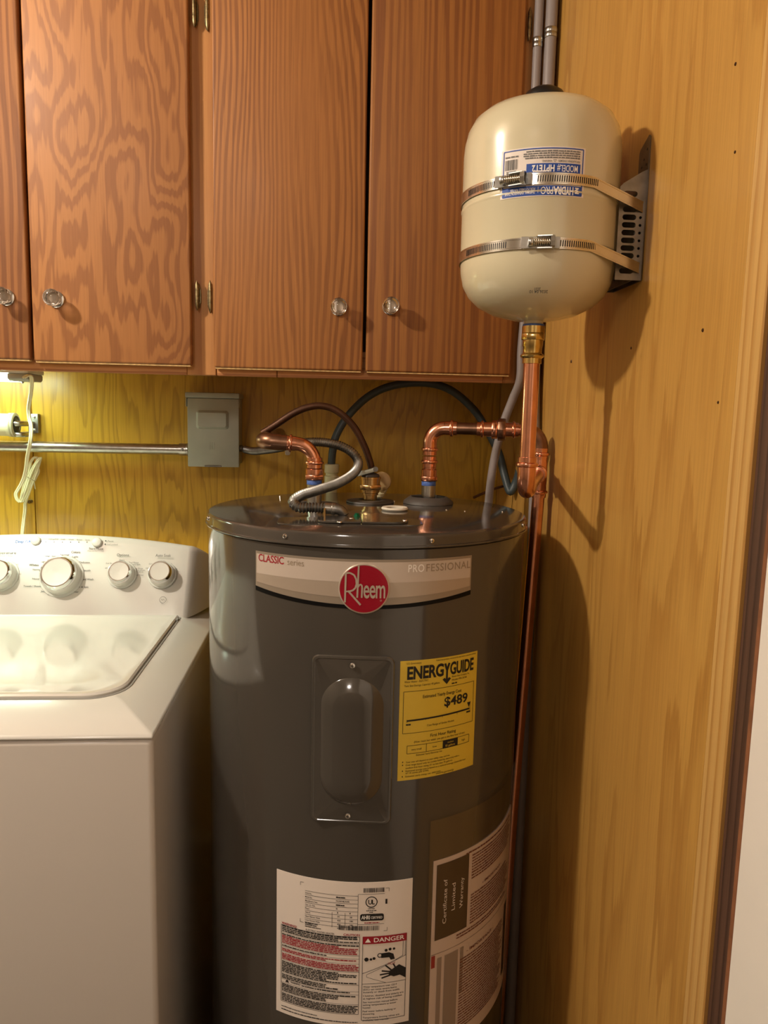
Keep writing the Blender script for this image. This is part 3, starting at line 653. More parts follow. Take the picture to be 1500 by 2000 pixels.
pt = Print(hf, .0040); s_ = orad/49.0
def bp(px, py): return (ov[0]+(px-711)*s_, ov[1]-(py-1150)*s_)
# tall swash R: stem, bowl, leg; then the tall h stem and the rest of the word
lw = .0024
pt.line(bp(676.5, 1119), bp(675.5, 1177), lw); 
bowl = [(676, 1120), (684, 1119), (692, 1123), (696, 1131), (697, 1140), (695, 1148), (690, 1153), (681, 1156)]
for q0, q1 in zip(bowl, bowl[1:]): pt.line(bp(*q0), bp(*q1), lw*.95)
pt.line(bp(681, 1154), bp(705, 1181), lw*1.05); pt.line(bp(681, 1155), bp(676, 1156), lw*.8)
pt.line(bp(700.5, 1103), bp(698.5, 1167), lw*.95)
hb = [(700, 1146), (703, 1141), (706.5, 1142), (707.5, 1147), (707, 1167)]
for q0, q1 in zip(hb, hb[1:]): pt.line(bp(*q0), bp(*q1), lw*.9)
pt.text('eem', bp(710, 1167), bp(751, 1167), 27*s_*1.32, .012, .92)
pt.ring(bp(743, 1172), .0008, .0012, 12)
pt.build('lettering', FADEL, bo)

# access panel (curved, with a raised long boss)
u0p, u1p = hp_(613, 1277)[0], hp_(770, 1283)[0]; u0p -= .001; v0p, v1p = .7905, 1.0315
cu_, cv_ = (u0p+u1p)/2, (v0p+v1p)/2; wp, hp2 = u1p-u0p, v1p-v0p
def stack(levels, fn, m, name, parent, n=9, label=None):
    """levels: (w, h, r, off) concentric rounded rectangles lofted and closed by strips"""
    mb = MB(); loops = []; 
    for w_, h_, r_, o_ in levels: loops.append(([fn(cu_+p[0], cv_+p[1], o_) for p in rrect(w_, h_, r_, n)]))
    k = len(loops[0]); vs = sum(loops, []); fs = []
    for j in range(len(loops)-1):
        for i in range(k): fs.append((j*k+i, j*k+(i+1) % k, (j+1)*k+(i+1) % k, (j+1)*k+i))
    # close the top: join right and left halves across
    b_ = (len(loops)-1)*k; q = k//4
    R1, L1 = list(range(0, q)), list(range(q, 2*q)); L2, R2 = list(range(2*q, 3*q)), list(range(3*q, 4*q))
    right = R2+R1; left = (L1+L2)[::-1]
    for i in range(len(right)-1): fs.append((b_+right[i], b_+right[i+1], b_+left[i+1], b_+left[i]))
    return mb.add(vs, fs).build(name, m, parent, smooth=28, label=label)
ap = stack([(wp, hp2, .010, .0002), (wp, hp2, .010, .004), (wp-.003, hp2-.003, .009, .0058), (wp-.008, hp2-.008, .008, .0060), (wp-.010, hp2-.010, .008, .0052), (.084, .182, .041, .0052), (.082, .180, .040, .0062), (.051, .149, .0250, .0128), (.047, .145, .0230, .0135), (.016, .114, .0079, .0137)], hf, GREY_HEATER, 'access_panel', wh, label='raised access panel with a long rounded boss')
for px, py in ((689, 1297), (680, 1589)):
    u, v = hp_(px, py); th = u/RB; pan_screw(ap, hc.pt(th, v, .0056), (math.sin(th), -math.cos(th), 0), .0042)

# yellow energy label
yl0, yl1 = hp_(782, 1291)[0], hp_(932, 1274)[0]; yv1, yv0 = 1.0232, .8512
yel = bent('energy_label', YELLOW, yl0, yl1, yv0, yv1, label='yellow energy cost label')
# label coordinates: a in 0..1 across, b in 0..1 down (measured on the crop: top-left (798,165) .. see photo)
def Y(a, b): return (yl0+(yl1-yl0)*a, yv1-(yv1-yv0)*b)
K = Print(hf, .0010); wY = yl1-yl0; hY = yv1-yv0
def yt(t, a0, a1, b, cap, bold=0., sp=1.): K.text(t, Y(a0, b), Y(a1, b), cap*hY, bold, sp)
yt('ENERG', .08, .518, .150, .098, .034, .97); yt('GUIDE', .602, .94, .150, .098, .030, .97)
K.line(Y(.533, .052), Y(.558, .106), .0031); K.line(Y(.589, .052), Y(.564, .106), .0031)
K.line(Y(.561, .095), Y(.561, .20), .0030); K.poly([Y(.506, .185), Y(.53, .172), Y(.561, .196), Y(.592, .172), Y(.616, .185), Y(.561, .228)])
yt('U.S. Government', .07, .24, .028, .014); yt('Federal law prohibits removal of this label before consumer purchase', .42, .97, .022, .013)
yt('Water Heater - ELECTRIC', .05, .33, .180, .016); yt('Tank Size (Storage Capacity): 40 gallons', .05, .47, .213, .016)
yt('Rheem Sales Company, Inc.', .63, .88, .180, .015); yt('Model PROE40', .63, .84, .208, .015); K.words(Y(.63, 0)[0], Y(.71, 0)[0], Y(0, .236)[1], .0022)
K.frame(*Y(.045, .602), *Y(.955, .253), .0006)
yt('Estimated Yearly Energy Cost', .27, .77, .318, .026, .008); yt('$489', .54, .865, .415, .075, .022)
K.line(Y(.09, .497), Y(.90, .482), .0024, 10); K.poly([Y(.862, .425), Y(.918, .425), Y(.89, .47)]); K.line(Y(.09, .485), Y(.09, .512), .0006); K.line(Y(.91, .44), Y(.91, .50), .0005)
for a_ in (.31, .52, .72): K.line(Y(a_, .487), Y(a_, .505), .0005)
K.words(Y(.08,0)[0], Y(.145,0)[0], Y(0,.535)[1], .0024, gap=.15); K.words(Y(.855,0)[0], Y(.92,0)[0], Y(0,.515)[1], .0024, gap=.15); yt('Cost Range of Similar Models', .33, .68, .560, .016)
yt('First Hour Rating', .375, .71, .655, .026, .006); yt('(How much hot water you get in the first hour of use)', .18, .84, .688, .017)
K.frame(*Y(.10, .775), *Y(.91, .708), .0006)
for a_ in (.33, .54, .74): K.line(Y(a_, .708), Y(a_, .775), .0006)
K.rect(*Y(.54, .775), *Y(.74, .708), 6)
yt('very small', .15, .27, .750, .016); yt('low', .41, .46, .750, .016); yt('high', .80, .85, .750, .016)
yt('Estimated Yearly Electricity Use', .21, .53, .800, .014)
for b, e in ((.848, .62), (.874, .74), (.899, .66), (.924, .86), (.944, .36), (.972, .52)):
    if b in (.848, .874, .924, .972): K.ring(Y(.055, b-.006), 0.00001, .0009, 8)
yt('Your cost will depend on your utility rates and use.', .09, .64, .852, .014); yt('Cost range based only on models fueled by electricity with a', .09, .77, .877, .014)
yt('medium first hour rating (51 to less than 75 gallons).', .09, .68, .902, .014); yt('Estimated energy cost is based on a national average electricity cost', .09, .87, .927, .014)
yt('of 14 cents per kWh.', .09, .37, .946, .014); yt('Estimated yearly energy use: 3493 kWh', .09, .52, .974, .014); yt('www.ftc.gov/energy', .46, .70, .988, .016)
K.build('print', BLACKP, yel)
K = Print(hf, .0014); yt('medium', .60, .68, .735, .014); yt('52 gallons', .57, .70, .763, .016, .01); K.build('print', YELLOW, yel)

# white data label
wl0, wl1 = hp_(541, 1702)[0], hp_(806, 1716)[0]; wv1, wv0 = .7022, .4775
wlab = bent('data_label', PAPER, wl0, wl1, wv0, wv1, label='large white data and warning label')
def cw(x, y):          # crop pixel (4.839 per image pixel) -> surface
    return hp_(520+x/4.839, 1680+y/4.8375)
K = Print(hf, .0010); R_ = Print(hf, .0011); Wt = Print(hf, .0014)
def wt(pr, t, x0, x1, y, cap, bold=0., sp=1.):
    a_, b_ = cw(x0, y), cw(x1, y); v = cw(740 if False else (x0+x1)/2, y)[1]; pr.text(t, (a_[0], v), (b_[0], v), cap, bold, sp)
U = lambda x: cw(x, 700)[0]
def V(y): return cw(500, y)[1]     # rows measured at x = 500 of the crop
def VR(y, x=990): return cw(x, y)[1]
lw_ = .0005
for k in range(9): K.line((U(365), V(306+37*k)), (U(860), V(306+37*k)), lw_, 6)
for x in (620, 742): K.line((U(x), V(470)), (U(x), V(612)), lw_)
K.line((U(862), V(290)), (U(862), V(612)), lw_); K.line((U(862), VR(602, 980)), (U(1110), VR(602, 980)), lw_, 4); K.line((U(862), VR(318)), (U(1110), VR(318)), lw_, 4)
for k, t in enumerate(('Serial No.', 'Model No.', 'Manufacture Date', 'Cap. U.S. Gals.', 'Phase', 'Volts AC', 'Upper Element Watts', 'Lower Element Watts', 'Total Watts')):
    L_ = (60, 65, 115, 95, 40, 50, 140, 138, 70)[k]; K.text(t, (U(367), V(332+36.5*k)), (U(367+L_), V(332+36.5*k)), .0021, .01)
for k, (t, L_) in enumerate(((None, 85), ('PROE40 M2 RH95', 125), (None, 80), ('40', 16))):
    if t is None: K.words(U(655), U(655+L_), V(332+36.5*k), .0021, gap=.12)
    else: K.text(t, (U(655), V(332+36.5*k)), (U(655+L_), V(332+36.5*k)), .0022, .012)
for k in range(5):
    for x, t in ((668, ('1', '240', '4500', '4500', '4500')[k]), (785, ('1', '208', '3380', '3380', '3380')[k])):
        K.text(t, (U(x), V(478+36.5*k)), (U(x+8*len(t)), V(478+36.5*k)), .0022, .012)
K.barcode(U(912), U(1110), VR(302), VR(260), 34); K.barcode(U(685), U(1070), VR(662, 880), VR(618, 880), 44)
for k, L_ in enumerate((120, 110, 150)): K.words(U(367), U(367+L_), V(612+17*k), .0014)
c_ = (U(988), VR(392)); K.ring(c_, .0072, .0085, 32); K.text('UL', (c_[0]-.0046, c_[1]-.0034), (c_[0]+.0046, c_[1]-.0034), .0068, .02, .8)
K.text('LISTED', (U(958), VR(460)), (U(1018), VR(460)), .0022, .01); K.words(U(940), U(1035), VR(477), .0013); K.words(U(970), U(1005), VR(493), .0013)
bl = rrect(U(1106)-U(884), .0106, .003, cx=(U(884)+U(1106))/2, cy=VR(537)); K.poly(bl); Wt.text('AHRI', (U(895), VR(552)), (U(975), VR(552)), .0056, .02, .9); Wt.text('CERTIFIED', (U(985), VR(549)), (U(1092), VR(549)), .0036, .01)
R_.words(U(925), U(1065), VR(592), .0016); K.rect(U(1118), VR(408, 1127), U(1136), VR(362, 1127))
for x, y, sx, sy in ((322, 232, 1, -1), (1150, 238, -1, -1), (322, 612, 1, 1), (1140, 640, -1, 1)):
    K.line((U(x), V(y)), (U(x+sx*32), V(y)), .0005); K.line((U(x), V(y)), (U(x), V(y-sy*32)), .0005)
# warning block
K.frame(U(145), V(1420), U(884), V(690), .0006); R_.text('WARNING!', (U(150), V(690)+.0012), (U(290), V(690)+.0012), .0034, .02)
R_.text('CAUTION', (U(730), V(690)+.0012), (U(884), V(690)+.0012), .0034, .02); K.text('ELECTRIC WATER HEATER', (U(375), V(690)+.0014), (U(645), V(690)+.0014), .0024, .006)
ln = 0; y = V(706)-.0006
rows = 'kkkk|krrrrr|k|rr|rrrr|kkkkkkk|kkk|w|kkkkk|kkkkk'
tot = V(690)-V(1420); nrow = len(rows); step = tot/(nrow+.5); yy = V(690)-step*.85
for ch in rows:
    if ch == '|': K.line((U(147), yy+step*.35), (U(884), yy+step*.35), .0004, 8)
    elif ch == 'w':
        K.poly([(U(185), yy), (U(222), yy), (U(203), yy+.005)]); K.text('WARNING:', (U(235), yy+.0008), (U(330), yy+.0008), .0026, .015); K.words(U(340), U(800), yy+.0008, .0018)
    else: (K if ch == 'k' else R_).words(U(153), U(878), yy, .0019, last=random.choice((1, .98, .97, .6, .75, 1)))
    yy -= step
K.words(U(150), U(490), V(1470), .0012); K.words(U(150), U(880), V(1500), .0016)
# danger block
dv1 = VR(708, 1120); dvb = VR(1495, 1110); dx0, dx1 = U(914), U(1326)
K.frame(dx0, dvb, dx1, dv1-.0005, .0007); R_.rect(dx0, dv1-.0118, dx1, dv1, 8)
Wt.text('DANGER', (U(1018), dv1-.0088), (U(1304), dv1-.0088), .0064, .015); Wt.poly([(U(935), dv1-.0090), (U(990), dv1-.0090), (U(962), dv1-.0026)])
def D(a_, b_): return (dx0+(dx1-dx0)*a_, dv1-.0118-(dv1-.0118-dvb)*b_)
K.line(D(0, .385), D(1, .19), .0006, 6); K.line(D(.92, 0), D(.92, .19), .0005); K.line(D(.975, 0), D(.975, .2), .0005); K.line(D(0, .52), D(1, .52), .0006, 6)
K.line(D(.10, .40), D(.62, .27), .0005, 4); K.line(D(.10, .43), D(.55, .52), .0005, 4); K.line(D(.10, .40), D(.10, .43), .0005); K.line(D(.70, .25), D(.92, .19), .0005)
for cx_, cy_, sx_, sy_ in ((.09, .20, .05, .055), (.19, .20, .03, .05), (.26, .19, .035, .045), (.53, .095, .035, .03), (.62, .085, .035, .035), (.71, .085, .03, .03)):
    K.poly([(D(cx_, cy_)[0]+sx_*(dx1-dx0)*math.cos(a_*PI/6), D(cx_, cy_)[1]+sx_*(dx1-dx0)*math.sin(a_*PI/6)) for a_ in range(12)])
K.ring(D(.39, .155), .0024, .0036, 20); K.poly([D(.42, .13), D(.60, .125), D(.70, .15), D(.735, .22), D(.64, .225), D(.62, .19), D(.42, .19)])
R_.text('HOT', D(.58, .29), D(.75, .29), .0036, .006)
K.poly([D(1, .36), D(.84, .30), D(.74, .33), D(.62, .37), D(.60, .42), D(.72, .45), D(.86, .44), D(1, .49)])
for q0, q1 in (((.66, .36), (.52, .29)), ((.63, .38), (.44, .36)), ((.62, .40), (.40, .41)), ((.65, .425), (.44, .455)), ((.76, .34), (.70, .28))): K.line(D(*q0), D(*q1), .0022)
for k, t in enumerate(('Water temperature over 125 F', '(52C) can cause severe burns', 'instantly or death from scalds.', 'Children, disabled and elderly are', 'at highest risk of being scalded.', 'See instruction manual before', 'setting temperature at water', 'heater.', 'Feel water before bathing or', 'showering.', 'Temperature limiting valves are', 'available, see manual.')):
    yy = .568+.036*k+(.012 if k > 2 else 0)+(.012 if k > 4 else 0)+(.012 if k > 7 else 0)+(.012 if k > 9 else 0)
    K.text(t, D(.03, yy), D(.03+.93*len(t)/34, yy), .0026, .006)
K.build('print', BLACKP, wlab); R_.build('print', REDP, wlab); Wt.build('print', WHITEP, wlab)

# warranty pouch: clear film with the leaflet inside
pl0 = 19.0*PI/180*RB; pl1 = 74*PI/180*RB
fold = bent('warranty_leaflet', PAPER2, 21.0*PI/180*RB, 70*PI/180*RB, .405, .7205, .0009, label='folded warranty leaflet inside the clear pouch')
film = sheet(hf, pl0, pl1, .395, .786, .0042, 28, 2).build('pouch', FILM, wh, smooth=50, label='clear plastic document pouch')
K = Print(hf, .0015); B_ = Print(hf, .0016); W2 = Print(hf, .0020); G_ = Print(hf, .0013)
dg = PI/180*RB
dkb = Print(hf, .0014); dkm = mat('leaflet_dark_print', '3a2c24', .5); dkb.rect(22.2*dg, .5945, 35.5*dg, .7135, 8); dkb.build('dark_panel', dkm, fold)
dkb = Print(hf, .0014); dkb.rect(63.5*dg, .432, 67.5*dg, .56, 3); dkb.build('dark_panel', dkm, fold)
for k, (t, v0_, v1_) in enumerate((('Certificate of', .618, .688), ('Limited', .634, .677), ('Warranty', .632, .680))):
    W2.text(t, ((26.3+3.4*k)*dg, v0_), ((26.3+3.4*k)*dg, v1_), .0062)
W2.build('print', WHITEP, fold)
mar = mat('maroon_print', '6b2a22', .55)
def block(u0_, u1_, v_, rows_, h_=.0022, st=.0046):
    for k in range(rows_):
        B_.words(u0_*dg, u1_*dg, v_-k*st, h_, last=random.uniform(.85, 1))
block(34, 66, .7130, 1, .0026); block(37, 68, .7060, 9); B_.text('- IMPORTANT -', (43*dg, .650), (57*dg, .650), .0040, .01); block(37, 66, .6420, 11)
block(31, 66, .5880, 2); B_.text('- IMPORTANT -', (36*dg, .552), (52*dg, .552), .0044, .01); block(33, 62, .5440, 26)
B_.build('print', mar, fold)
G_.line((21.2*dg, .5725), (66*dg, .5725), .0012, 8); G_.rect(23.5*dg, .43, 25.2*dg, .565); G_.rect(26.4*dg, .43, 32*dg, .565, 3); G_.rect(33*dg, .49, 34.5*dg, .565); G_.build('print', mat('leaflet_grey', '9a8a80', .6), fold)
rb_ = Print(hf, .0014); rb_.rect(21.2*dg, .5515, 22.6*dg, .571); rb_.build('print', REDP, fold)

# ================================================================== relief valve on the lid
rv = thing('relief_valve', 'brass relief valve with a silver lever, on the middle of the heater lid', 'valve', (TP.x, TP.y, lidz+.004))
MB().lathe([(.0125, .004), (.0125, .012), (.0145, .0125), (.0145, .016), (.0165, .017), (.0165, .0205), (.0175, .021), (.0175, .041), (.019, .0415), (.019, .045), (.0165, .0455)], (TP.x, TP.y, lidz), n=32).build('body', BRASS, rv, smooth=30)
MB().lathe([(.0215, .0225), (.0215, .031)], (TP.x, TP.y, lidz), n=6).build('hex', BRASS, rv, bevel=.0006, seg=1)
MB().lathe([(.0165, .0457), (.0155, .049), (.010, .052), (.006, .053), (.004, .058)], (TP.x, TP.y, lidz), n=28).build('cap', RUBBER_GREY, rv, smooth=40)
a, b = A(698, 926, -.385), A(731, 917, -.385)
MB().hexa([a+Vector((0,-.006,-.004)), b+Vector((0,-.006,-.004)), b+Vector((0,.006,-.004)), a+Vector((0,.006,-.004)), a+Vector((0,-.006,.0035)), b+Vector((0,-.006,.0035)), b+Vector((0,.006,.0035)), a+Vector((0,.006,.0035))]).build('lever', mat('tin_lever', 'c9d0c4', .35, metal=.6), rv, bevel=.001)
MB().lathe([(.0045, -.008), (.0045, .008)], b+Vector((.002, 0, .001)), (0,1,0), 12).build('pivot', STEEL_D, rv, smooth=40)
sv = thing('side_valve', 'cream plastic elbow valve behind the brass relief valve', 'valve', A(745, 970, -.33))
p = A(746, 940, -.33)
MB().lathe([(.017, -.004), (.0175, -.002), (.0175, .006), (.015, .008), (.004, .009)], p+Vector((0, 0, 0)), (-.25, -1, .1), 28).build('handle', mat('tan_plastic', 'b99a68', .4), sv, smooth=40)
MB().tube(spline([p+Vector((.004, .012, 0)), p+Vector((.004, .012, -.014)), p+Vector((-.004, .004, -.026)), (p.x-.008, p.y, lidz+.004)], 6), .0078, 12).build('stem', CREAM, sv, smooth=50)
MB().lathe([(.011, 0), (.011, .006), (.008, .007)], (p.x-.006, p.y, lidz+.0045), n=14).build('nut', CREAM, sv, smooth=40)

# ================================================================== copper pipework
PR = .0106
def elbow_pts(a, c, b, r, n=8):
    """from a to corner c to b with a round bend of radius r"""
    a, c, b = Vector(a), Vector(c), Vector(b); d1 = (a-c).normalized(); d2 = (b-c).normalized()
    p, q = c+d1*r, c+d2*r; o = c+d1*r+d2*r; out = []
    for k in range(n+1):
        t = k/n*PI/2; out.append(o-d2*(r*math.cos(t))-d1*(r*math.sin(t)))
    return out
def fit_ring(mb, o, ax, L=.020, r=PR):
    """pressed socket end: sleeve with a rolled bead"""
    mb.lathe([(r+.0004, 0), (r+.0019, .0004), (r+.0019, L*.36), (r+.0042, L*.42), (r+.0048, L*.52), (r+.0042, L*.62), (r+.0019, L*.68), (r+.0019, L), (r+.0004, L+.0003)], o, ax, 24)
# --- right: cold side
cp = thing('copper_pipework', 'bright copper pipework from the right heater nipple to the corner drop pipe and riser', 'pipe', (.30, -.45, 1.2))
zN = lidz+.040; zHr = 1.333
VX, VY = .3655, -.432        # drop pipe in the corner
RX, RY = .270, -.70          # riser under the tank
MB().lathe([(.0165, 0), (.0165, .008), (.0150, .0085)], (NR.x, NR.y, zN+.0004), n=6).build('hex_adapter', COPPER, cp, bevel=.0006, seg=1)
mb = MB(); mb.lathe([(.0138, .0085), (.0138, .020), (.0120, .022), (.0120, .024)], (NR.x, NR.y, zN), n=24); fit_ring(mb, (NR.x, NR.y, zN+.024), (0,0,1), .020); fit_ring(mb, (NR.x, NR.y, zN+.046), (0,0,1), .020)
mb.build('coupling', COPPER, cp, smooth=40)
hd = Vector((VX-NR.x, VY-NR.y, 0)).normalized()
c1 = Vector((NR.x, NR.y, zHr)); c2 = Vector((VX, VY, zHr))
mb = MB(); mb.tube([(NR.x, NR.y, zN+.064)]+elbow_pts((NR.x, NR.y, zN), c1, c2, .026), PR+.0016, 18); mb.tube(elbow_pts((NR.x, NR.y, zN), c1, c2, .026)[-1:]+[c1+hd*.030], PR+.0016, 18)
mb.build('elbow', COPPER, cp, smooth=50)
mb = MB(); fit_ring(mb, c1+hd*.028, hd, .019); mb.build('socket', COPPER, cp, smooth=40)
MB().tube([c1+hd*.044, c1+hd*.088], PR, 20).build('pipe', COPPER_D, cp, smooth=50)
mb = MB(); fit_ring(mb, c1+hd*.082, hd, .018); mb.lathe([(.0128, .099), (.0128, .110)], c1, hd, 24); mb.build('socket', COPPER, cp, smooth=40)
MB().lathe([(.0165, .108), (.0165, .118)], c1, hd, 8).build('union_nut', COPPER, cp, bevel=.0006, seg=1)
MB().lathe([(.0195, .1185), (.0195, .131), (.015, .132)], c1, hd, 8).build('union_nut', COPPER_D, cp, bevel=.0006, seg=1)
mb = MB(); mb.lathe([(.0125, .132), (.0125, .138)], c1, hd, 24); fit_ring(mb, c1+hd*.137, hd, .017); mb.build('socket', COPPER, cp, smooth=40)
eb_ = elbow_pts(c1, c2, c2-Vector((0,0,1)), .028)
MB().tube([c1+hd*.15, eb_[0]], PR, 20).build('pipe', COPPER, cp, smooth=50)
mb = MB(); mb.tube(eb_+[c2-Vector((0,0,.032))], PR+.0016, 18); mb.build('elbow', COPPER_D, cp, smooth=50)
mb = MB(); fit_ring(mb, c2-Vector((0,0,.030)), (0,0,-1), .020); mb.build('socket', COPPER, cp, smooth=40)
zTee = 1.262
bd = Vector((RX-VX, RY-VY, 0)); bl_ = bd.length; bd.normalize(); T0 = Vector((VX, VY, zTee)); E0 = Vector((RX, RY, zTee-.008)); bd = (E0-T0).normalized()
mb = MB(); mb.lathe([(PR+.0016, -.026), (PR+.0022, -.016), (PR+.0022, .014), (PR+.0016, .022)], T0, (0,0,1), 24); mb.lathe([(PR+.0016, .004), (PR+.0016, .036), (PR+.0006, .0363)], T0, bd, 24); mb.build('tee', COPPER, cp, smooth=40)
mb = MB(); fit_ring(mb, T0-Vector((0,0,.025)), (0,0,-1), .020); mb.build('socket', COPPER, cp, smooth=40)
mb = MB(); fit_ring(mb, T0+bd*.033, bd, .020); mb.build('socket', COPPER, cp, smooth=40)
MB().tube([T0-Vector((0,0,.043)), (VX-.0195, VY, .65), (VX-.031, VY, .10)], PR, 20).build('drop_pipe', COPPER, cp, smooth=50, label='long copper drop pipe in the corner')
er = elbow_pts(T0, E0, E0+Vector((0,0,1)), .024)
MB().tube([T0+bd*.050, er[0]], PR, 20).build('branch_pipe', COPPER, cp, smooth=50)
mb = MB(); mb.tube([er[0]-bd*.014]+er+[E0+Vector((0,0,.03))], PR+.0018, 20); mb.build('elbow', COPPER, cp, smooth=50)
mb = MB(); fit_ring(mb, E0+Vector((0,0,.026)), (0,0,1), .021); mb.build('socket', COPPER, cp, smooth=40)
zA = at(1040, 711, y=RY).z
MB().tube([E0+Vector((0,0,.046)), (RX, RY, zA+.002)], PR, 24).build('riser', COPPER, cp, smooth=50, label='bright copper riser below the beige tank')
mb = MB(); zBr = at(1043, 668, y=RY).z
mb.lathe([(PR+.0004, 0), (PR+.002, .0005), (PR+.002, .007), (PR+.0046, .009), (PR+.0052, .0105), (PR+.0046, .012), (PR+.002, .014), (PR+.002, .022), (PR+.003, .0235), (PR+.003, zBr-zA+.002)], (RX, RY, zA), n=28)
mb.build('adapter', BRASS_Y, cp, smooth=40, label='yellow brass press adapter')
MB().lathe([(.0158, 0), (.0158, .0088)], (RX, RY, zBr+.0022), n=8).build('adapter_hex', BRASS_Y, cp, bevel=.0006, seg=1)
zB2 = zBr+.0112
MB().lathe([(.0150, 0), (.0150, .0090), (.0138, .0094)], (RX, RY, zB2), n=28).build('adapter_collar', BRASS_Y, cp, smooth=40)
zNk = zB2+.0096
# --- left: hot side
lp = thing('copper_pipework', 'copper elbow on the left heater nipple joined to a dull old pipe end', 'pipe', (-.04, -.43, 1.25))
zN = lidz+.043; zHl = 1.300
MB().lathe([(.0172, 0), (.0172, .0085)], (NL.x, NL.y, zN+.0004), n=6).build('hex_adapter', COPPER, lp, bevel=.0006, seg=1)
mb = MB(); mb.lathe([(.0155, .009), (.0155, .0185), (.014, .019)], (NL.x, NL.y, zN), n=24); fit_ring(mb, (NL.x, NL.y, zN+.0195), (0,0,1), .018, .0115); mb.build('coupling', COPPER, lp, smooth=40)
k1 = Vector((NL.x, NL.y, zHl)); k2 = Vector((-.112, -.43, zHl+.006)); kd = (k2-k1).normalized()
ee = elbow_pts((NL.x, NL.y, 0), k1, k2, .030)
MB().tube([(NL.x, NL.y, zN+.030)]+ee+[ee[-1]+kd*.004], PR+.0012, 18).build('elbow', COPPER, lp, smooth=50)
mb = MB(); fit_ring(mb, ee[-1]+kd*.002, kd, .017); mb.build('socket', COPPER, lp, smooth=40)
f2 = elbow_pts(k1, k2, k2+Vector((0,1,0)), .017)
MB().tube([ee[-1]+kd*.017]+f2[:1], .0132, 20).build('pipe', COPPER_D, lp, smooth=50)
MB().tube([f2[0]-kd*.012]+f2+[(k2.x, -.24, k2.z)], .0138, 20).build('old_elbow', COPPER_D, lp, smooth=50, label='dull old copper elbow')
MB().tube([(k2.x, -.242, k2.z), (k2.x, -.0005, k2.z)], .0122, 16).build('pipe', COPPER_D, lp, smooth=50)

# ================================================================== expansion tank
ET = (RX, RY); ER = .1005
ec = Cyl(RX, RY, ER)
zeB = at(1046, 625, y=RY-.02).z; 
et = thing('expansion_tank', 'beige steel thermal expansion tank strapped to the right wall above the copper riser', 'expansion tank', (RX, RY, zNk))
z0 = zNk+.006
z_top = 1.752
dome = [(.012, 0), (.030, .002), (.055, .008), (.075, .018), (.088, .030), (.096, .044), (.0995, .060), (ER, .075)]
dome_t = [(.012, 0), (.035, .0015), (.060, .006), (.078, .013), (.089, .022), (.096, .035), (.0995, .050), (ER, .064)]
prof = [(r, z0+h) for r, h in dome]+[(ER, 1.617), (ER+.0006, 1.6185), (ER+.0012, 1.6205), (ER+.0006, 1.6225), (ER, 1.624)]+[(r, z_top-h) for r, h in dome_t[::-1]]
MB().lathe(prof, (RX, RY, 0), n=96).build('shell', BEIGE, et, smooth=60)
MB().lathe([(.0125, 0), (.0125, .006), (.016, .0075), (.02, .0085)], (RX, RY, zNk+.0002), n=24).build('neck', BEIGE, et, smooth=40)
MB().lathe([(.0138, 0), (.0145, .001), (.0142, .004), (.0135, .0045)], (RX, RY, zNk-.0022), n=24).build('thread_sealant', TAPE, et, smooth=60)
pc = at(1068, 232, y=RY+.0)
MB().lathe([(.027, 0), (.027, .010), (.024, .018), (.016, .023), (.002, .0245)], (RX, RY, z_top-.002), n=32).build('valve_cap', BLACK, et, smooth=40, label='black plastic valve cap')
def ef(u, v, off): return ec.pt(u/ER, v, off)
def ep(px, py): t, z = ec.px(px, py); return (t*ER, z)
lu0, lu1 = ep(979, 350)[0], ep(1141, 340)[0]
lv1 = (ep(983, 299)[1]+ep(1140, 287)[1])/2; lv0 = (ep(977, 393)[1]+ep(1137, 385)[1])/2
el = sheet(ef, lu0, lu1, lv0, lv1, .0005, 20).build('tank_label', PAPER, et, smooth=50, label='white and blue product label, upside down')
lwid, lhei = lu1-lu0, lv1-lv0
def Eb(a, b): return (lu0+lwid*a, lv1-lhei*b)      # a right, b down, as seen
Bl = Print(ef, .0009); Wh = Print(ef, .0013); Bk = Print(ef, .0009)
Bl.frame(*Eb(.03, .97), *Eb(.97, .035), .0012); Bl.rect(*Eb(.31, .52), *Eb(.94, .335), 10); Bl.rect(*Eb(.03, .965), *Eb(.97, .785), 14)
Wh.text('MODEL#', Eb(.905, .375), Eb(.66, .375), .0072, .006); Wh.text('HPTET2', Eb(.63, .375), Eb(.375, .375), .0072, .03)
Wh.text('HYDRA', Eb(.865, .815), Eb(.63, .815), .0082, .035, .95); Wh.text('PRO', Eb(.625, .815), Eb(.485, .815), .0082, .0, .95)
zg = [(.935, .925), (.885, .925), (.925, .88), (.885, .875), (.93, .825), (.885, .825)]
for q0, q1 in zip(zg, zg[1:]): Wh.line(Eb(*q0), Eb(*q1), .0014)
Wh.line(Eb(.455, .81), Eb(.455, .935), .0004); Wh.text('THERMAL EXPANSION TANK', Eb(.42, .885), Eb(.06, .885), .0032, .01); Wh.text('FOR POTABLE WATER', Eb(.42, .825), Eb(.13, .825), .0028, .006)
Bk.barcode(Eb(.05, 0)[0], Eb(.21, 0)[0], Eb(0, .42)[1], Eb(0, .21)[1], 18)
for b, e in ((.07, .30), (.115, .27), (.16, .27), (.205, .29)): Bk.words(Eb(e, 0)[0], Eb(.93, 0)[0], Eb(0, b+.03)[1], .0016)
Bk.text('FOR CALIFORNIA CONSUMERS', Eb(.93, .27), Eb(.67, .27), .0022, .01); Bk.text('WARNING', Eb(.60, .27), Eb(.49, .27), .0022, .01)
tri = [Eb(.65, .265), Eb(.615, .265), Eb(.632, .315)]
for i in range(3): Bk.line(tri[i], tri[(i+1) % 3], .0004)
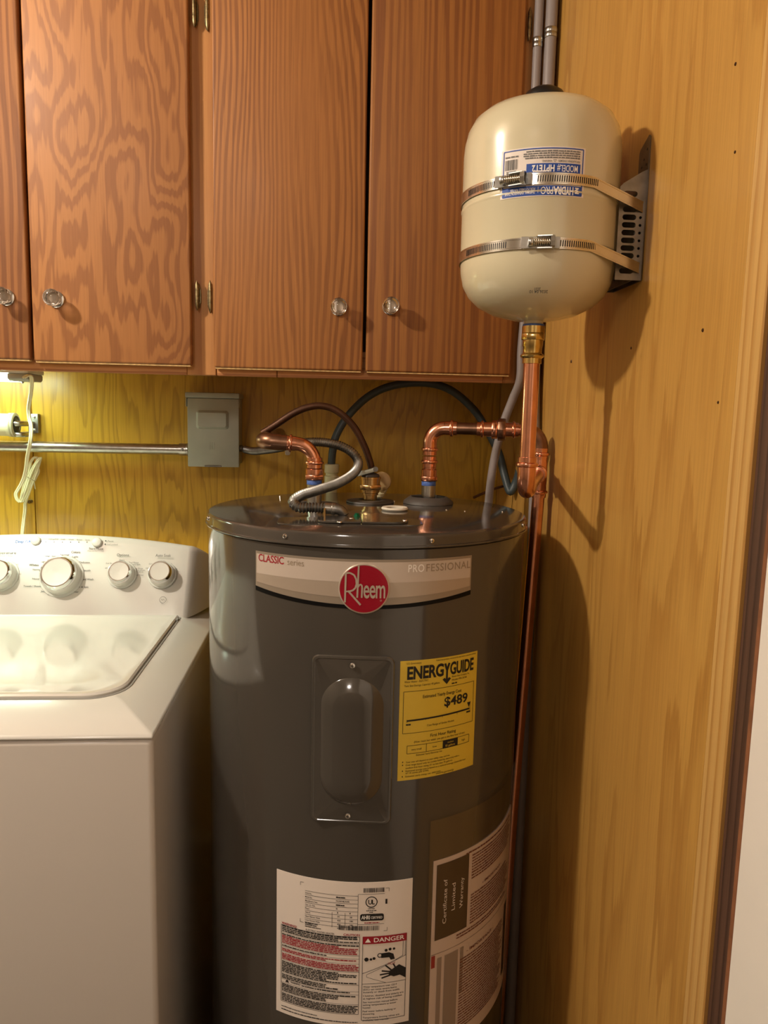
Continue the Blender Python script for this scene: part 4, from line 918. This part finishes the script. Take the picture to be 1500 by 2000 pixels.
Bk.words(Eb(.05, 0)[0], Eb(.21, 0)[0], Eb(0, .17)[1], .0018); Bk.words(Eb(.07, 0)[0], Eb(.19, 0)[0], Eb(0, .50)[1], .0015); Bk.words(Eb(.07, 0)[0], Eb(.19, 0)[0], Eb(0, .465)[1], .0013)
Bl.build('print', BLUEP, el); Wh.build('print', WHITEP, el); Bk.build('print', GREYP, el)
# date stamp, upside down; lettered straight on the shell
Dp = Print(ef, .0003)
a, b = ep(1070, 567), ep(1034, 567); Dp.text('2026 04 10', (a[0], a[1]), (b[0], a[1]), .0034, .01)
a, b = ep(1056, 562), ep(1044, 562); Dp.text('2031', (a[0], a[1]), (b[0], a[1]), .0034, .01)
Dp.build('date_stamp', BLACKP, et)

# ---- bracket between the tank and the wall
yA = at(1258, 450, x=XW-.002).y      # near flange
yB = yA+.095
bz0 = at(1254, 547, x=XW-.002).z; bzt = at(1274, 258, x=XW-.002).z; bz1 = at(1262, 343, x=XW-.002).z
bz2 = at(1204, 357, y=yA).z
br = thing('tank_bracket', 'perforated grey steel bracket between the beige tank and the right wall', 'bracket', (XW-.03, (yA+yB)/2, bz0))
dpt = .0335; yT = at(1247, 330, x=XW-.002).y-yA
def xz_loop(pts): return pts
# flange sides: local (a = distance from wall, b = z)
outer = [(0, bz0), (dpt, bz0), (dpt, bz2-.004), (dpt-.004, bz2), (.008, bz1+.002), (0, bz1+.006)]
holes = []
ns = 11; pitch_ = (bz2-.008-bz0-.006)/ns
for k in range(ns):
    zc_ = bz0+.011+pitch_*k
    sl = [(.0198+p[0], zc_+p[1]) for p in rrect(.0175, .0066, .0032, 4)]; holes.append(sl)
    if k < ns-1: holes.append([(.0055+p[0], zc_+p[1]) for p in circ(.0018, 10)])
for yy in (yA, yB-.0015):
    me = slab([outer]+[h for h in holes], .0015)
    fs_ = 1 if yy == yA else .66
    for v in me.vertices: v.co = Vector((XW-.0022-v.co.x*fs_, yy+.00075+v.co.z, v.co.y))
    link('flange', me, STEEL_D, br)
back = [(yA, bz0), (yB, bz0), (yB, bz1), (yB-.02, bzt-.016), (yA+.004, bzt), (yA, bzt-.002)]
back = [(yA, bz0), (yB, bz0), (yB, bz1), (yA+yT, bz1), (yA+yT, bzt-.014), (yA+yT-.003, bzt-.010), (yA+.003, bzt), (yA, bzt-.003)]
hol = [[(yA+.010+yy+p[0], zz+p[1]) for p in circ(.0017, 10)] for yy, zz in ((-.004, bzt-.016), (.004, bzt-.026), (-.004, bzt-.034), (.010, bzt-.034), (-.004, bzt-.050), (.010, bzt-.048))]
me = slab([back]+hol, .0018)
for v in me.vertices: v.co = Vector((XW-.0012+v.co.z, v.co.x, v.co.y))
link('back_plate', me, STEEL_D, br)
me = slab([[(yA+.002, bz0), (yB-.002, bz0), (yB-.002, bz2-.01), (yA+.002, bz2-.01)]]+[[((yA+yB)/2+p[0], bz0+.012+.018*k+p[1]) for p in rrect(.03, .006, .0028, 3)] for k in range(6)], .0012)
for v in me.vertices: v.co = Vector((XW-.0022-.011+v.co.z, v.co.x, v.co.y))
link('web', me, STEEL_D, br)

# ---- hose clamps: band round the tank and the bracket
def clamp(label, zc_, phi_b, slots):
    t = thing('hose_clamp', label, 'clamp', (RX, RY-ER, zc_-.007), 'worm clamps round the beige tank')
    Rb = ER+.0012; w_ = .0128
    # loop in plan: circle, leaving along tangents to the two bracket corners at the wall side
    def tang(cx, cy, near):
        dx_, dy_ = cx-RX, cy-RY; d = math.hypot(dx_, dy_); base = math.atan2(dy_, dx_); g = math.acos(min(1, Rb/d)); return base-g if near else base+g
    c0 = (XW-.0005-.006, yA-.0012); c1_ = (XW-.0065, yB+.0012)
    a0 = tang(*c0, True); a1 = tang(*c1_, False)
    pts = []
    n_ = 96; a1n = a1-2*PI
    for k in range(n_+1):
        a_ = a0+(a1n-a0)*k/n_; pts.append((RX+Rb*math.cos(a_), RY+Rb*math.sin(a_)))
    pts += [c1_, c0]; droop = [0]*(len(pts)-2)+[-.006, -.017]
    m_ = len(pts); vs = []; fs = []
    cx_ = sum(p[0] for p in pts)/m_; cy_ = sum(p[1] for p in pts)/m_
    for k, (x, y) in enumerate(pts):
        a_, b_ = pts[k-1], pts[(k+1) % m_]; tx, ty = b_[0]-a_[0], b_[1]-a_[1]; L = math.hypot(tx, ty); nx, ny = ty/L, -tx/L
        if (x-cx_)*nx+(y-cy_)*ny < 0: nx, ny = -nx, -ny
        for off, zz in ((0, -w_/2), (0, w_/2), (.0009, w_/2), (.0009, w_/2-.0016), (.0005, w_/2-.002), (.0005, -w_/2+.002), (.0009, -w_/2+.0016), (.0009, -w_/2)):
            vs.append((x+nx*off, y+ny*off, zc_+zz+droop[k]))
    q = 8
    for k in range(m_):
        j = (k+1) % m_
        for i in range(q): fs.append((k*q+i, k*q+(i+1) % q, j*q+(i+1) % q, j*q+i))
    MB().add(vs, fs).build('band', STEEL_B, t, smooth=30)
    # slots pressed through the band
    mb = MB()
    for th0, th1 in slots:
        th = th0
        while th < th1:
            g = [(th, zc_-.0036), (th+.012, zc_-.0036), (th+.016, zc_+.0036), (th+.004, zc_+.0036)]
            mb.add([ec.pt(a_, b_, .0012+.00075) for a_, b_ in g], [(0,1,2,3)]); th += .0275
    mb.build('slot_row', BLACKP, t, kind='stuff')
    # worm housing
    thb = phi_b; ctr = Vector(ec.pt(thb, zc_, .0022)); n3 = Vector((math.sin(thb), -math.cos(thb), 0)); tn = Vector((math.cos(thb), math.sin(thb), 0)); up = Vector((0,0,1))
    hs_ = MB().prism(rrect(.046, .0135, .001, 2, cx=-.004), ctr, tn, up, n3, 0, .0012).build('saddle', STEEL, t, bevel=.0003, seg=1)
    arcp = [(-.0075, .0003), (-.0075, .0055), (-.0055, .009), (0, .0105), (.0055, .009), (.0075, .0055), (.0075, .0003), (.0063, .0003), (.0063, .005), (.0045, .0078), (0, .0092), (-.0045, .0078), (-.0063, .005), (-.0063, .0003)]
    mb = MB(); k_ = len(arcp)
    for s0, s1 in ((.0075, .0120),):
        vs = [ctr+tn*s_+up*p[0]+n3*(p[1]+.0012) for s_ in (s0-.0005, s1) for p in arcp]
        mb.add(vs, [(i, (i+1) % k_, k_+(i+1) % k_, k_+i) for i in range(k_)]+[(0,1,12,13), (1,2,11,12), (2,3,10,11), (3,4,9,10), (4,5,8,9), (5,6,7,8)]+[(k_+0,k_+1,k_+12,k_+13), (k_+1,k_+2,k_+11,k_+12), (k_+2,k_+3,k_+10,k_+11), (k_+3,k_+4,k_+9,k_+10), (k_+4,k_+5,k_+8,k_+9), (k_+5,k_+6,k_+7,k_+8)])
    for sg in (-1, 1):
        q0, q1, q2, q3 = [ctr+tn*s_+up*(sg*.0069)+n3*h_ for s_, h_ in ((-.009, .0013), (.009, .0013), (.009, .0085), (-.008, .0062))]
        mb.add([q+up*d for d in (-.0006, .0006) for q in (q0, q1, q2, q3)], [(3,2,1,0),(4,5,6,7),(0,1,5,4),(1,2,6,5),(2,3,7,6),(3,0,4,7)])
    mb.build('housing', STEEL, t, smooth=30)
    sp_ = []; rr_ = []
    for k in range(81):
        s_ = -.0125+.020*k/80; sp_.append(ctr+tn*s_+n3*.0058); rr_.append(.0040+.0009*math.sin(2*PI*k/80*8))
    mb = MB(); mb.tube(sp_, rr_, 14); mb.build('worm_screw', STEEL_B, t, smooth=60)
    mb = MB(); mb.lathe([(.0050, 0), (.0050, .0055)], ctr-tn*.0185+n3*.0058, tn, 6); mb.build('screw_head', STEEL, t, bevel=.0004, seg=1)
thu, zu = ec.px(1010, 352); thl, zl = ec.px(1062, 474)
rad = math.radians
clamp('upper steel worm clamp across the label of the beige tank', zu-.0005, thu, [(rad(-75), thu-.27), (thu+.24, rad(62))])
clamp('lower steel worm clamp below the label of the beige tank', zl-.0005, thl, [(rad(-75), thl-.45), (thl+.16, rad(62))])

# ================================================================== washing machine
WX1 = -.236; WX0 = WX1-.686; WXC = (WX0+WX1)/2; WYF = -.715; WYB = -.04; ZS = .908; ZD = .940
ws = thing('washing_machine', 'white top-loading washing machine with chrome-ringed dials on its back panel', 'washing machine', (WXC, (WYF+WYB)/2, 0))
MB().box((WX0, WYF, .03), (WX1, WYB, ZS-.0012)).build('cabinet', WASH_B, ws, bevel=.008, seg=4)
for x in (WX0+.04, WX1-.04):
    for y in (WYF+.05, WYB-.05): MB().lathe([(.018, 0), (.022, .008), (.012, .012), (.012, .0298)], (x, y, .0002), n=16).build('foot', BLACK, ws, smooth=40)
# top deck: sloped apron all round
def deck():
    fr, sd = .062, .058
    b = [(WX0-.001, WYF-.002, ZS), (WX1+.001, WYF-.002, ZS), (WX1+.001, WYB, ZS), (WX0-.001, WYB, ZS)]
    m = [(WX0, WYF, ZS+.006), (WX1, WYF, ZS+.006), (WX1, WYB, ZS+.006), (WX0, WYB, ZS+.006)]
    t = [(WX0+sd, WYF+fr, ZD), (WX1-sd, WYF+fr, ZD), (WX1-sd, WYB, ZD), (WX0+sd, WYB, ZD)]
    mb = MB(); mb.add(b+m+t, [(3,2,1,0)]+[(j*4+i, j*4+(i+1) % 4, j*4+4+(i+1) % 4, j*4+4+i) for j in (0, 1) for i in range(4)]+[(8,9,10,11)])
    return mb
deck().build('top_deck', WASH, ws, bevel=.016, seg=6)
# lid; shade of the gap round it put into a grey strip
def lidpoly(g):
    x0, x1, y0, y1 = WX0+.062-g, WX1-.062+g, -.648-g, -.222; r = .055
    pts = [(x1, y1), (x0, y1)]
    for k in range(9): a = PI+PI/2*k/8; pts.append((x0+r+r*math.cos(a), y0+r+r*math.sin(a)))
    for k in range(9): a = 1.5*PI+PI/2*k/8; pts.append((x1-r+r*math.cos(a), y0+r+r*math.sin(a)))
    return pts
MB().prism(lidpoly(.0045), (0,0,0), (1,0,0), (0,1,0), (0,0,1), ZD-.004, ZD+.0008).build('lid_gap_strip', WASH_G, ws)
lo_ = lidpoly(0); n = len(lo_)
def inset(pts, d):
    c = (WXC, -.435); w0, h0 = WX1-WX0-.124, .43
    return [(c[0]+(p[0]-c[0])*(1-2*d/w0), c[1]+(p[1]-c[1])*(1-2*d/h0)) for p in pts]
lev = [(0, ZD+.0009), (0, ZD+.0035), (.0025, ZD+.006), (.010, ZD+.0064), (.016, ZD+.0052), (.05, ZD+.0038), (.12, ZD+.0028)]
mb = MB(); vs = []
for d, z in lev: vs += [(p[0], p[1], z) for p in inset(lo_, d)]
mb.add(vs, [(j*n+i, j*n+(i+1) % n, (j+1)*n+(i+1) % n, (j+1)*n+i) for j in range(len(lev)-1) for i in range(n)]+[tuple((len(lev)-1)*n+i for i in range(n)), tuple(range(n))[::-1]])
mb.build('lid', mat('washer_lid_enamel', 'd2d1c9', .1, coat=.6), ws, smooth=30)
# console: arched top, raked face
def zt(x): return 1.092-.026*((x-WXC)/(.31))**2
FB = Vector((0, -.214, ZD)); FTy = -.135
NX = 24; mb = MB(); prof_n = None; vs = []
def con_x(i): 
    t = -1+2*i/NX; return t
xsn = []
half = .286
for i in range(NX+1): xsn.append(WXC+half*math.sin(PI/2*(-1+2*i/NX)) if False else WXC+half*(-1+2*i/NX))
def conprof(x, k):
    """k: widening at the back"""
    z1 = zt(x); return [(-.216, ZD-.004), (-.2135, ZD+.004), (-.1425, z1-.011), (-.1365, z1-.003), (-.129, z1), (-.118, z1-.0015), (-.095, z1-.010), (-.06, z1-.030), (-.043, z1-.055), (-.042, ZD-.004)]
rows_ = []
ends = [(-half-.056, .97), (-half-.050, .80), (-half-.040, .56), (-half-.028, .32), (-half-.018, .15), (-half-.010, .05), (-half-.004, .01)]
st = [(WXC+e, s_) for e, s_ in ends]+[(x, 0) for x in xsn]+[(WXC-e, s_) for e, s_ in ends[::-1]]
for x, s_ in st:
    xx = max(WXC-half, min(WXC+half, x)); r_ = []
    for (y, z) in conprof(xx, 0):
        y2 = -.042+(y+.042)*(1-s_) if y < -.042 else y
        z2 = ZD-.004+(z-(ZD-.004))*(1-.42*s_)
        r_.append((x, y2, z2))
    rows_.append(r_)
k_ = len(rows_[0]); vs = sum(rows_, []); fs = []
for i in range(len(rows_)-1):
    for j in range(k_): fs.append((i*k_+j, i*k_+(j+1) % k_, (i+1)*k_+(j+1) % k_, (i+1)*k_+j))
fs += [tuple(range(k_)), tuple((len(rows_)-1)*k_+j for j in range(k_))[::-1]]
mb.add(vs, fs); con = mb.build('console', WASH, ws, smooth=50)
# face plane for dials and print
zc1 = zt(WXC+.05)
p0_ = Vector((0, -.2135, ZD+.004)); p1_ = Vector((0, -.1425, 1.088-.011)); fv = (p1_-p0_).normalized(); fn_ = Vector((0, -fv.z, fv.y))
def cf(u, v, off): return tuple(Vector((u, 0, 0))+Vector((0, p0_.y, p0_.z))+fv*v+fn_*off)
def cpx(px, py): q = at_plane(px, py, p0_, fn_); return (q.x, (q-p0_).dot(fv))
def dial(px, py, r, h, name='dial', tick=True):
    u, v = cpx(px, py); o = Vector(cf(u, v, .0015))
    d = MB().lathe([(r*1.24, 0), (r*1.22, .0012), (r*1.12, .0018)], o, fn_, 40).build('dial_ring', mat('dial_ring_grey', 'c9cbc4', .4), con, smooth=30)
    k = MB().lathe([(r*1.10, 0), (r*1.06, h*.30), (r*1.02, h*.62), (r, h*.66)], o+fn_*.002, fn_, 40).build(name, WASH, ws, smooth=30)
    MB().lathe([(r*.99, h*.66), (r*1.015, h*.70), (r*1.0, h*.80), (r*.86, h*1.0), (r*.80, h*1.0)], o+fn_*.002, fn_, 40, cap=False).build('chrome_ring', CHROME, k, smooth=30)
    MB().lathe([(r*.80, h*.985), (r*.6, h*.975), (.0005, h*.965)], o+fn_*.002, fn_, 40, cap=False).build('cap', WASH, k, smooth=30)
    return u, v
dial(121, 1126, .0355, .030); dial(239, 1123, .0235, .026); dial(317, 1123, .0235, .026); dial(4, 1124, .0275, .028)
for px, py in ((71, 1057), (190, 1060)):
    u, v = cpx(px, py); MB().lathe([(.0100, .0015), (.0100, .005), (.0085, .0065), (.004, .0072), (.0005, .0072)], Vector(cf(u, v, 0)), fn_, 28).build('button', mat('button_grey', 'd2d3cb', .35), ws, smooth=30)
OFF = .0022
Kp = Print(cf, OFF); Bp = Print(cf, OFF); Gp = Print(cf, OFF)
def ct(pr, t, x0, x1, y, cap, bold=.0, slant=0.):
    a_, b_ = cpx(x0, y), cpx(x1, y); v = (a_[1]+b_[1])/2; pr.text(t, (a_[0], v), (b_[0], v), cap, bold, 1., slant)
ct(Bp, 'Deep Fill', 30, 57, 1061, .0062, .012, .2); Bp.line(cpx(80, 1058), cpx(90, 1058.5), .0008); a_ = cpx(60, 1058); Bp.ring(a_, .0006, .0022, 10)
for t, x0, x1, y in (('Filling/Fill', 96, 114, 1055), ('Soak', 119, 128, 1055), ('Wash', 134.5, 144.5, 1055.5), ('Rinse', 150.5, 161, 1056), ('Spin', 167, 175.5, 1056.5)): ct(Gp, t, x0, x1, y, .0028)
for x in (90.5, 106.5, 122.5, 138.5, 154.5, 170.5): Kp.ring(cpx(x, 1059.5), .00001, .0012, 10)
ct(Kp, 'Start/Pause', 174, 202, 1074, .0046, .006); ct(Gp, '(Press and Hold to Stop)', 171, 203, 1077.5, .0026)
for x, y, t, e in ((207, 1057, 'Pause', 222), (206, 1063.5, 'Lid Locked', 230)):
    Kp.ring(cpx(x, y), .00001, .0015, 10); ct(Gp, t, x+4, e, y+2, .0034)
ct(Kp, 'Temperature', -19, 32, 1082.5, .0056, .004); ct(Gp, '(Cold Rinse Only)', -18, 26, 1087, .0026)
ct(Kp, 'Options', 228.5, 252, 1087, .0058, .004); ct(Kp, 'Auto Soak', 304, 334, 1088, .0058, .004)
ct(Kp, 'Colors', 139.5, 157, 1081, .0048, .012); ct(Kp, 'Whites', 57, 76, 1106, .0048, .012)
for t, x0, x1, y in (('DeepClean', 86, 110, 1088), ('Normal', 118, 135, 1085.5), ('Light', 141.5, 153, 1089.5), ('Delicates', 155.5, 176, 1100.5), ('Casuals', 160, 177, 1116), ('Speed Wash', 155.5, 183, 1133.5), ('Drain & Spin', 145, 173, 1148.5), ('Active Wear', 127.5, 154, 1158), ('Bulky Items', 94, 121, 1163), ('Jeans', 80, 93, 1157), ('Towels / Sheets', 46, 81, 1147), ('Heavy', 63.5, 77.5, 1132.5), ('Normal', 64.5, 81, 1114.5), ('Light', 81, 90, 1099)):
    ct(Kp, t, x0, x1, y, .0036, .010)
for t, x0, x1, y in (('Cold', 6, 14.5, 1094.5), ('Cool', 28, 36, 1104), ('Colors', 31, 42, 1123), ('Warm', 25, 36, 1133.5), ('Hot', 17, 24, 1141)): ct(Gp, t, x0, x1, y, .0032)
for t, x0, x1, y in (('Extra', 234, 243.5, 1095.5), ('Spin', 234, 242, 1098.5), ('2nd Rinse', 207, 224, 1102), ('Off', 205.5, 210, 1111.5), ('2nd Rinse', 252.5, 271, 1100.5), ('+ Extra Spin', 253.5, 274, 1104.5), ('Deep Rinse', 260, 279.5, 1112), ('(with one softener)', 261, 284, 1115.5), ('(auto balance)', 261, 280, 1118.5), ('Cold Water', 263, 281, 1125), ('30 Min', 311.5, 324, 1098.5), ('15 Min', 291.5, 302, 1103.5), ('1 Hr', 330, 337, 1103.5), ('2 Hr', 339, 347, 1113), ('Off', 285, 290, 1112)): ct(Kp, t, x0, x1, y, .0030)
c_ = cpx(318.5, 1172); Gp.ring(c_, .0062, .0069, 24); pts_ = [(-.0036, .0018), (-.001, -.0012), (.0008, .0012), (.0036, -.001)]
for q0, q1 in zip(pts_, pts_[1:]): Gp.line((c_[0]+q0[0], c_[1]+q0[1]), (c_[0]+q1[0], c_[1]+q1[1]), .0007)
Kp.build('print', mat('dark_grey_print', '4a4b48', .6), con); Bp.build('print', BLUEL, con); Gp.build('print', GREYP, con)
# hinge cover at the lid corner
p = at(345, 1208, z=ZD+.004); MB().box((p.x-.006, p.y-.008, ZD-.001), (p.x+.004, p.y+.006, ZD+.004)).build('hinge_cover', WASH_G, ws, bevel=.0015)
# pressed ribs on the right flank
for z_ in ():
    mb = MB(); y_ = -.42
    mb.hexa([(WX1-.0005, y_-.20, z_-.010), (WX1+.0025, y_-.19, z_-.006), (WX1+.0025, y_+.20, z_+.150), (WX1-.0005, y_+.21, z_+.146), (WX1-.0005, y_-.20, z_+.002), (WX1+.0025, y_-.19, z_), (WX1+.0025, y_+.20, z_+.156), (WX1-.0005, y_+.21, z_+.158)])
    mb.build('flank_rib', WASH_B, ws, bevel=.001, seg=1)
# pale pipe low on the back wall in the gap between washer and heater
dp = thing('drain_pipe', 'pale pipe low on the back wall in the gap between washer and heater', 'pipe', A(385, 1640, -.05))
q = A(380, 1638, -.04)
MB().tube([(-.215, -.03, q.z), (.30, -.03, q.z)], .018, 18).build('pipe', CREAM, dp, smooth=50)
for x in (-.1, .2): MB().lathe([(.0195, -.006), (.0205, -.004), (.0205, .004), (.0195, .006)], (x, -.03, q.z), (1,0,0), 18).build('strap', STEEL, dp, smooth=40)
